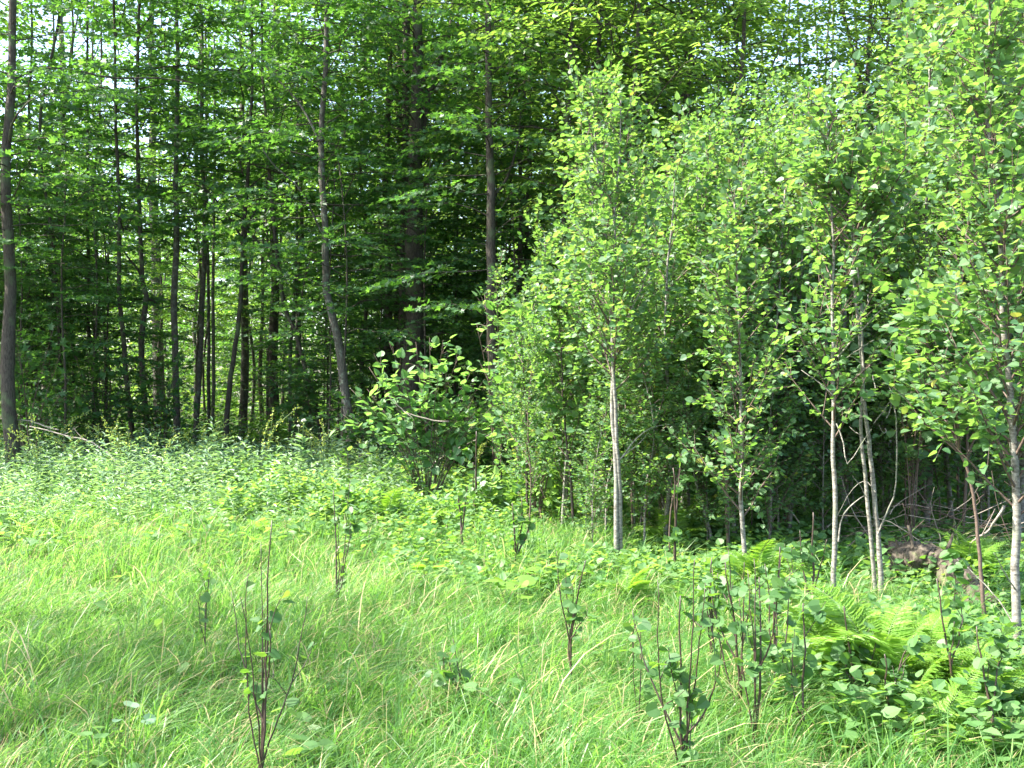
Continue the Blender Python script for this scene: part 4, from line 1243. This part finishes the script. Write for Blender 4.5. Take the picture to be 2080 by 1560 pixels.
# ------------------------------------------------------------------ flowers of the weed band
def spike(px, py, Y, tipx, tipy, seed, label):
    rng = rs(seed); b = P(px, 780, Y); off = np.array([b[0], Y, 0])
    root = thing('yellow_flower_plant', label, 'wildflower', (float(b[0]), Y, 0), 0, 'yellow flower spikes above the weeds')
    tips = [(tipx, tipy)] + [(tipx + rng.uniform(-55, 55), tipy + rng.uniform(-12, 35)) for _ in range(rng.integers(1, 4))]
    for tx, ty in tips:
        tip = P(tx, ty, Y) - off
        mid = tip * np.array([0.25, 0.5, 0.7]); tip = tip + np.array([rng.uniform(-0.22, 0.22), 0, rng.uniform(-0.08, 0.06)])
        c = curve(np.array([[0, 0, 0], mid, tip]), 14, 0.004, rng)
        link('stem', make_mesh('stem', [tube(c, np.linspace(0.007, 0.0035, 14), 4, 'green_stem', False)]), root)
        N = 44; t = rng.uniform(0.4, 1.0, N); q = np.stack([np.interp(t * 13, np.arange(14), c[:, k]) for k in range(3)], 1)
        d = rng.normal(0, 1, (N, 3)); q = q + norm(d) * 0.012
        link('flower_spike', make_mesh('flower_spike', [leaves('diamond', q, d, rng.normal(0, 1, (N, 3)), rng.uniform(0.016, 0.032, N), 'yellow', rng)]), root)
    N = 9
    t = rng.uniform(0.2, 0.6, N); pos = np.stack([rng.normal(0, 0.02, N), rng.normal(0, 0.02, N), t * 0.6], 1)
    a = rng.uniform(0, 6.28, N)
    d = np.stack([np.cos(a), np.sin(a), np.full(N, 0.2)], 1)
    link('foliage', make_mesh('foliage', [leaves('lance', pos, d, UP + rng.normal(0, 0.2, (N, 3)), rng.uniform(0.10, 0.17, N), 'herb', rng)]), root, kind='stuff')


SP = [(60, 880), (118, 870), (180, 905), (215, 890), (255, 905), (310, 920), (365, 905), (425, 905), (445, 885), (500, 910), (555, 885), (640, 910), (660, 900), (575, 920), (150, 915), (845, 965), (880, 960), (955, 940), (740, 940), (30, 900)]
rng = rs(91)
for i, (tx, ty) in enumerate(SP):
    Y = rng.uniform(12.3, 15.0)
    ty -= 42
    spike(tx + rng.uniform(-30, 30), 0, Y, tx, ty, 900 + i,
          uniq([f'bent stalk of small yellow flowers in the weeds, {where(tx)}', f'second stalk of small yellow flowers in the weeds, {where(tx)}'], 'stalk of small yellow flowers in the weeds before the dark wood'))


def thistle():
    Y = 12.6; b = P(612, 780, Y); off = np.array([b[0], Y, 0]); rng = rs(95)
    root = thing('white_flower_plant', 'tall weed topped by fluffy white flower heads above the weeds', 'wildflower', (float(b[0]), Y, 0))
    for tx, ty, w in [(617, 856, 9), (606, 866, 6), (632, 890, 4), (600, 895, 4)]:
        tip = P(tx, ty, Y) - off
        c = curve(np.array([[0, 0, 0], [tip[0] * 0.2, 0, tip[2] * 0.6], tip]), 12)
        link('stem', make_mesh('stem', [tube(c, np.linspace(0.006, 0.003, 12), 5, 'green_stem')]), root)
        N = 70; d = rng.normal(0, 1, (N, 3)); d[:, 2] = np.abs(d[:, 2])
        link('flower_head', make_mesh('flower_head', [leaves('lance', tip + norm(d) * 0.006, d, rng.normal(0, 1, (N, 3)), rng.uniform(0.6, 1.0, N) * w * 0.0042, 'white', rng)]), root)
    N = 46; t = rng.uniform(0.1, 0.95, N); a = rng.uniform(0, 6.28, N)
    pos = np.stack([t * 0.02, 0 * t, t * 1.0], 1); d = np.stack([np.cos(a), np.sin(a), np.full(N, 0.6)], 1)
    link('foliage', make_mesh('foliage', [leaves('lance', pos, d, UP + rng.normal(0, 0.2, (N, 3)), rng.uniform(0.09, 0.18, N), 'herb', rng)]), root, kind='stuff')


thistle()

# large single leaves of low plants in the near grass
for i, (px, py, ls, mt, lab) in enumerate([(640, 1520, 0.10, 'low', 'broad-leaved plant in the near grass beside the bare many-stemmed sapling'),
                                           (190, 1540, 0.07, 'low', 'small round-leaved plant in dry grass at the lower left'),
                                           (250, 1500, 0.07, 'herb', 'pale small-leaved plant above the lower left corner'),
                                           (870, 1180, 0.13, 'fern', 'bright scalloped-leaf plant in the middle of the meadow'),
                                           (1050, 1215, 0.13, 'fern', 'largest bright round-leaved plant, right of the scalloped one'),
                                           (1010, 1430, 0.08, 'low', 'low grey-green leaved plant in the central near grass'),
                                           (1120, 1170, 0.12, 'fern', 'bright round-leaved plant left of the fork-stemmed sapling'),
                                           (1235, 1260, 0.10, 'low', 'round-leaved plant right of the fork-stemmed sapling'),
                                           (2040, 1540, 0.085, 'low', 'low broad-leaved plant in the lower right corner')]):
    rng = rs(600 + i); Y = min(ground_y(py), 9.5); b = P(px, py, Y)
    root = thing('broad_leaved_plant', lab, 'plant', (float(b[0]), Y, 0), 0, 'low broad-leaved plants in the meadow')
    me = leaf_object_mesh('round', mt, 'leaf')
    for k in range(11 if ls > 0.11 else 7):
        a = rng.uniform(0, 6.28); h = rng.uniform(0.10, 0.26); r_ = rng.uniform(0.02, 0.14)
        p = np.array([math.cos(a) * r_, math.sin(a) * r_, h])
        link('leaf_stalk', make_mesh('leaf_stalk', [tube(np.array([[0, 0, 0], p * np.array([.6, .6, .5]), p]), [0.003, 0.0025, 0.002], 4, 'green_stem', False)]), root)
        link('leaf', me, root, mat=leaf_matrix(p, np.array([math.cos(a), math.sin(a), 0.1]), norm(UP + rng.normal(0, 0.3, 3)), ls * rng.uniform(0.5, 0.95)))

print('objects', len(bpy.data.objects), 'tris', sum(len(m.polygons) for m in bpy.data.meshes))
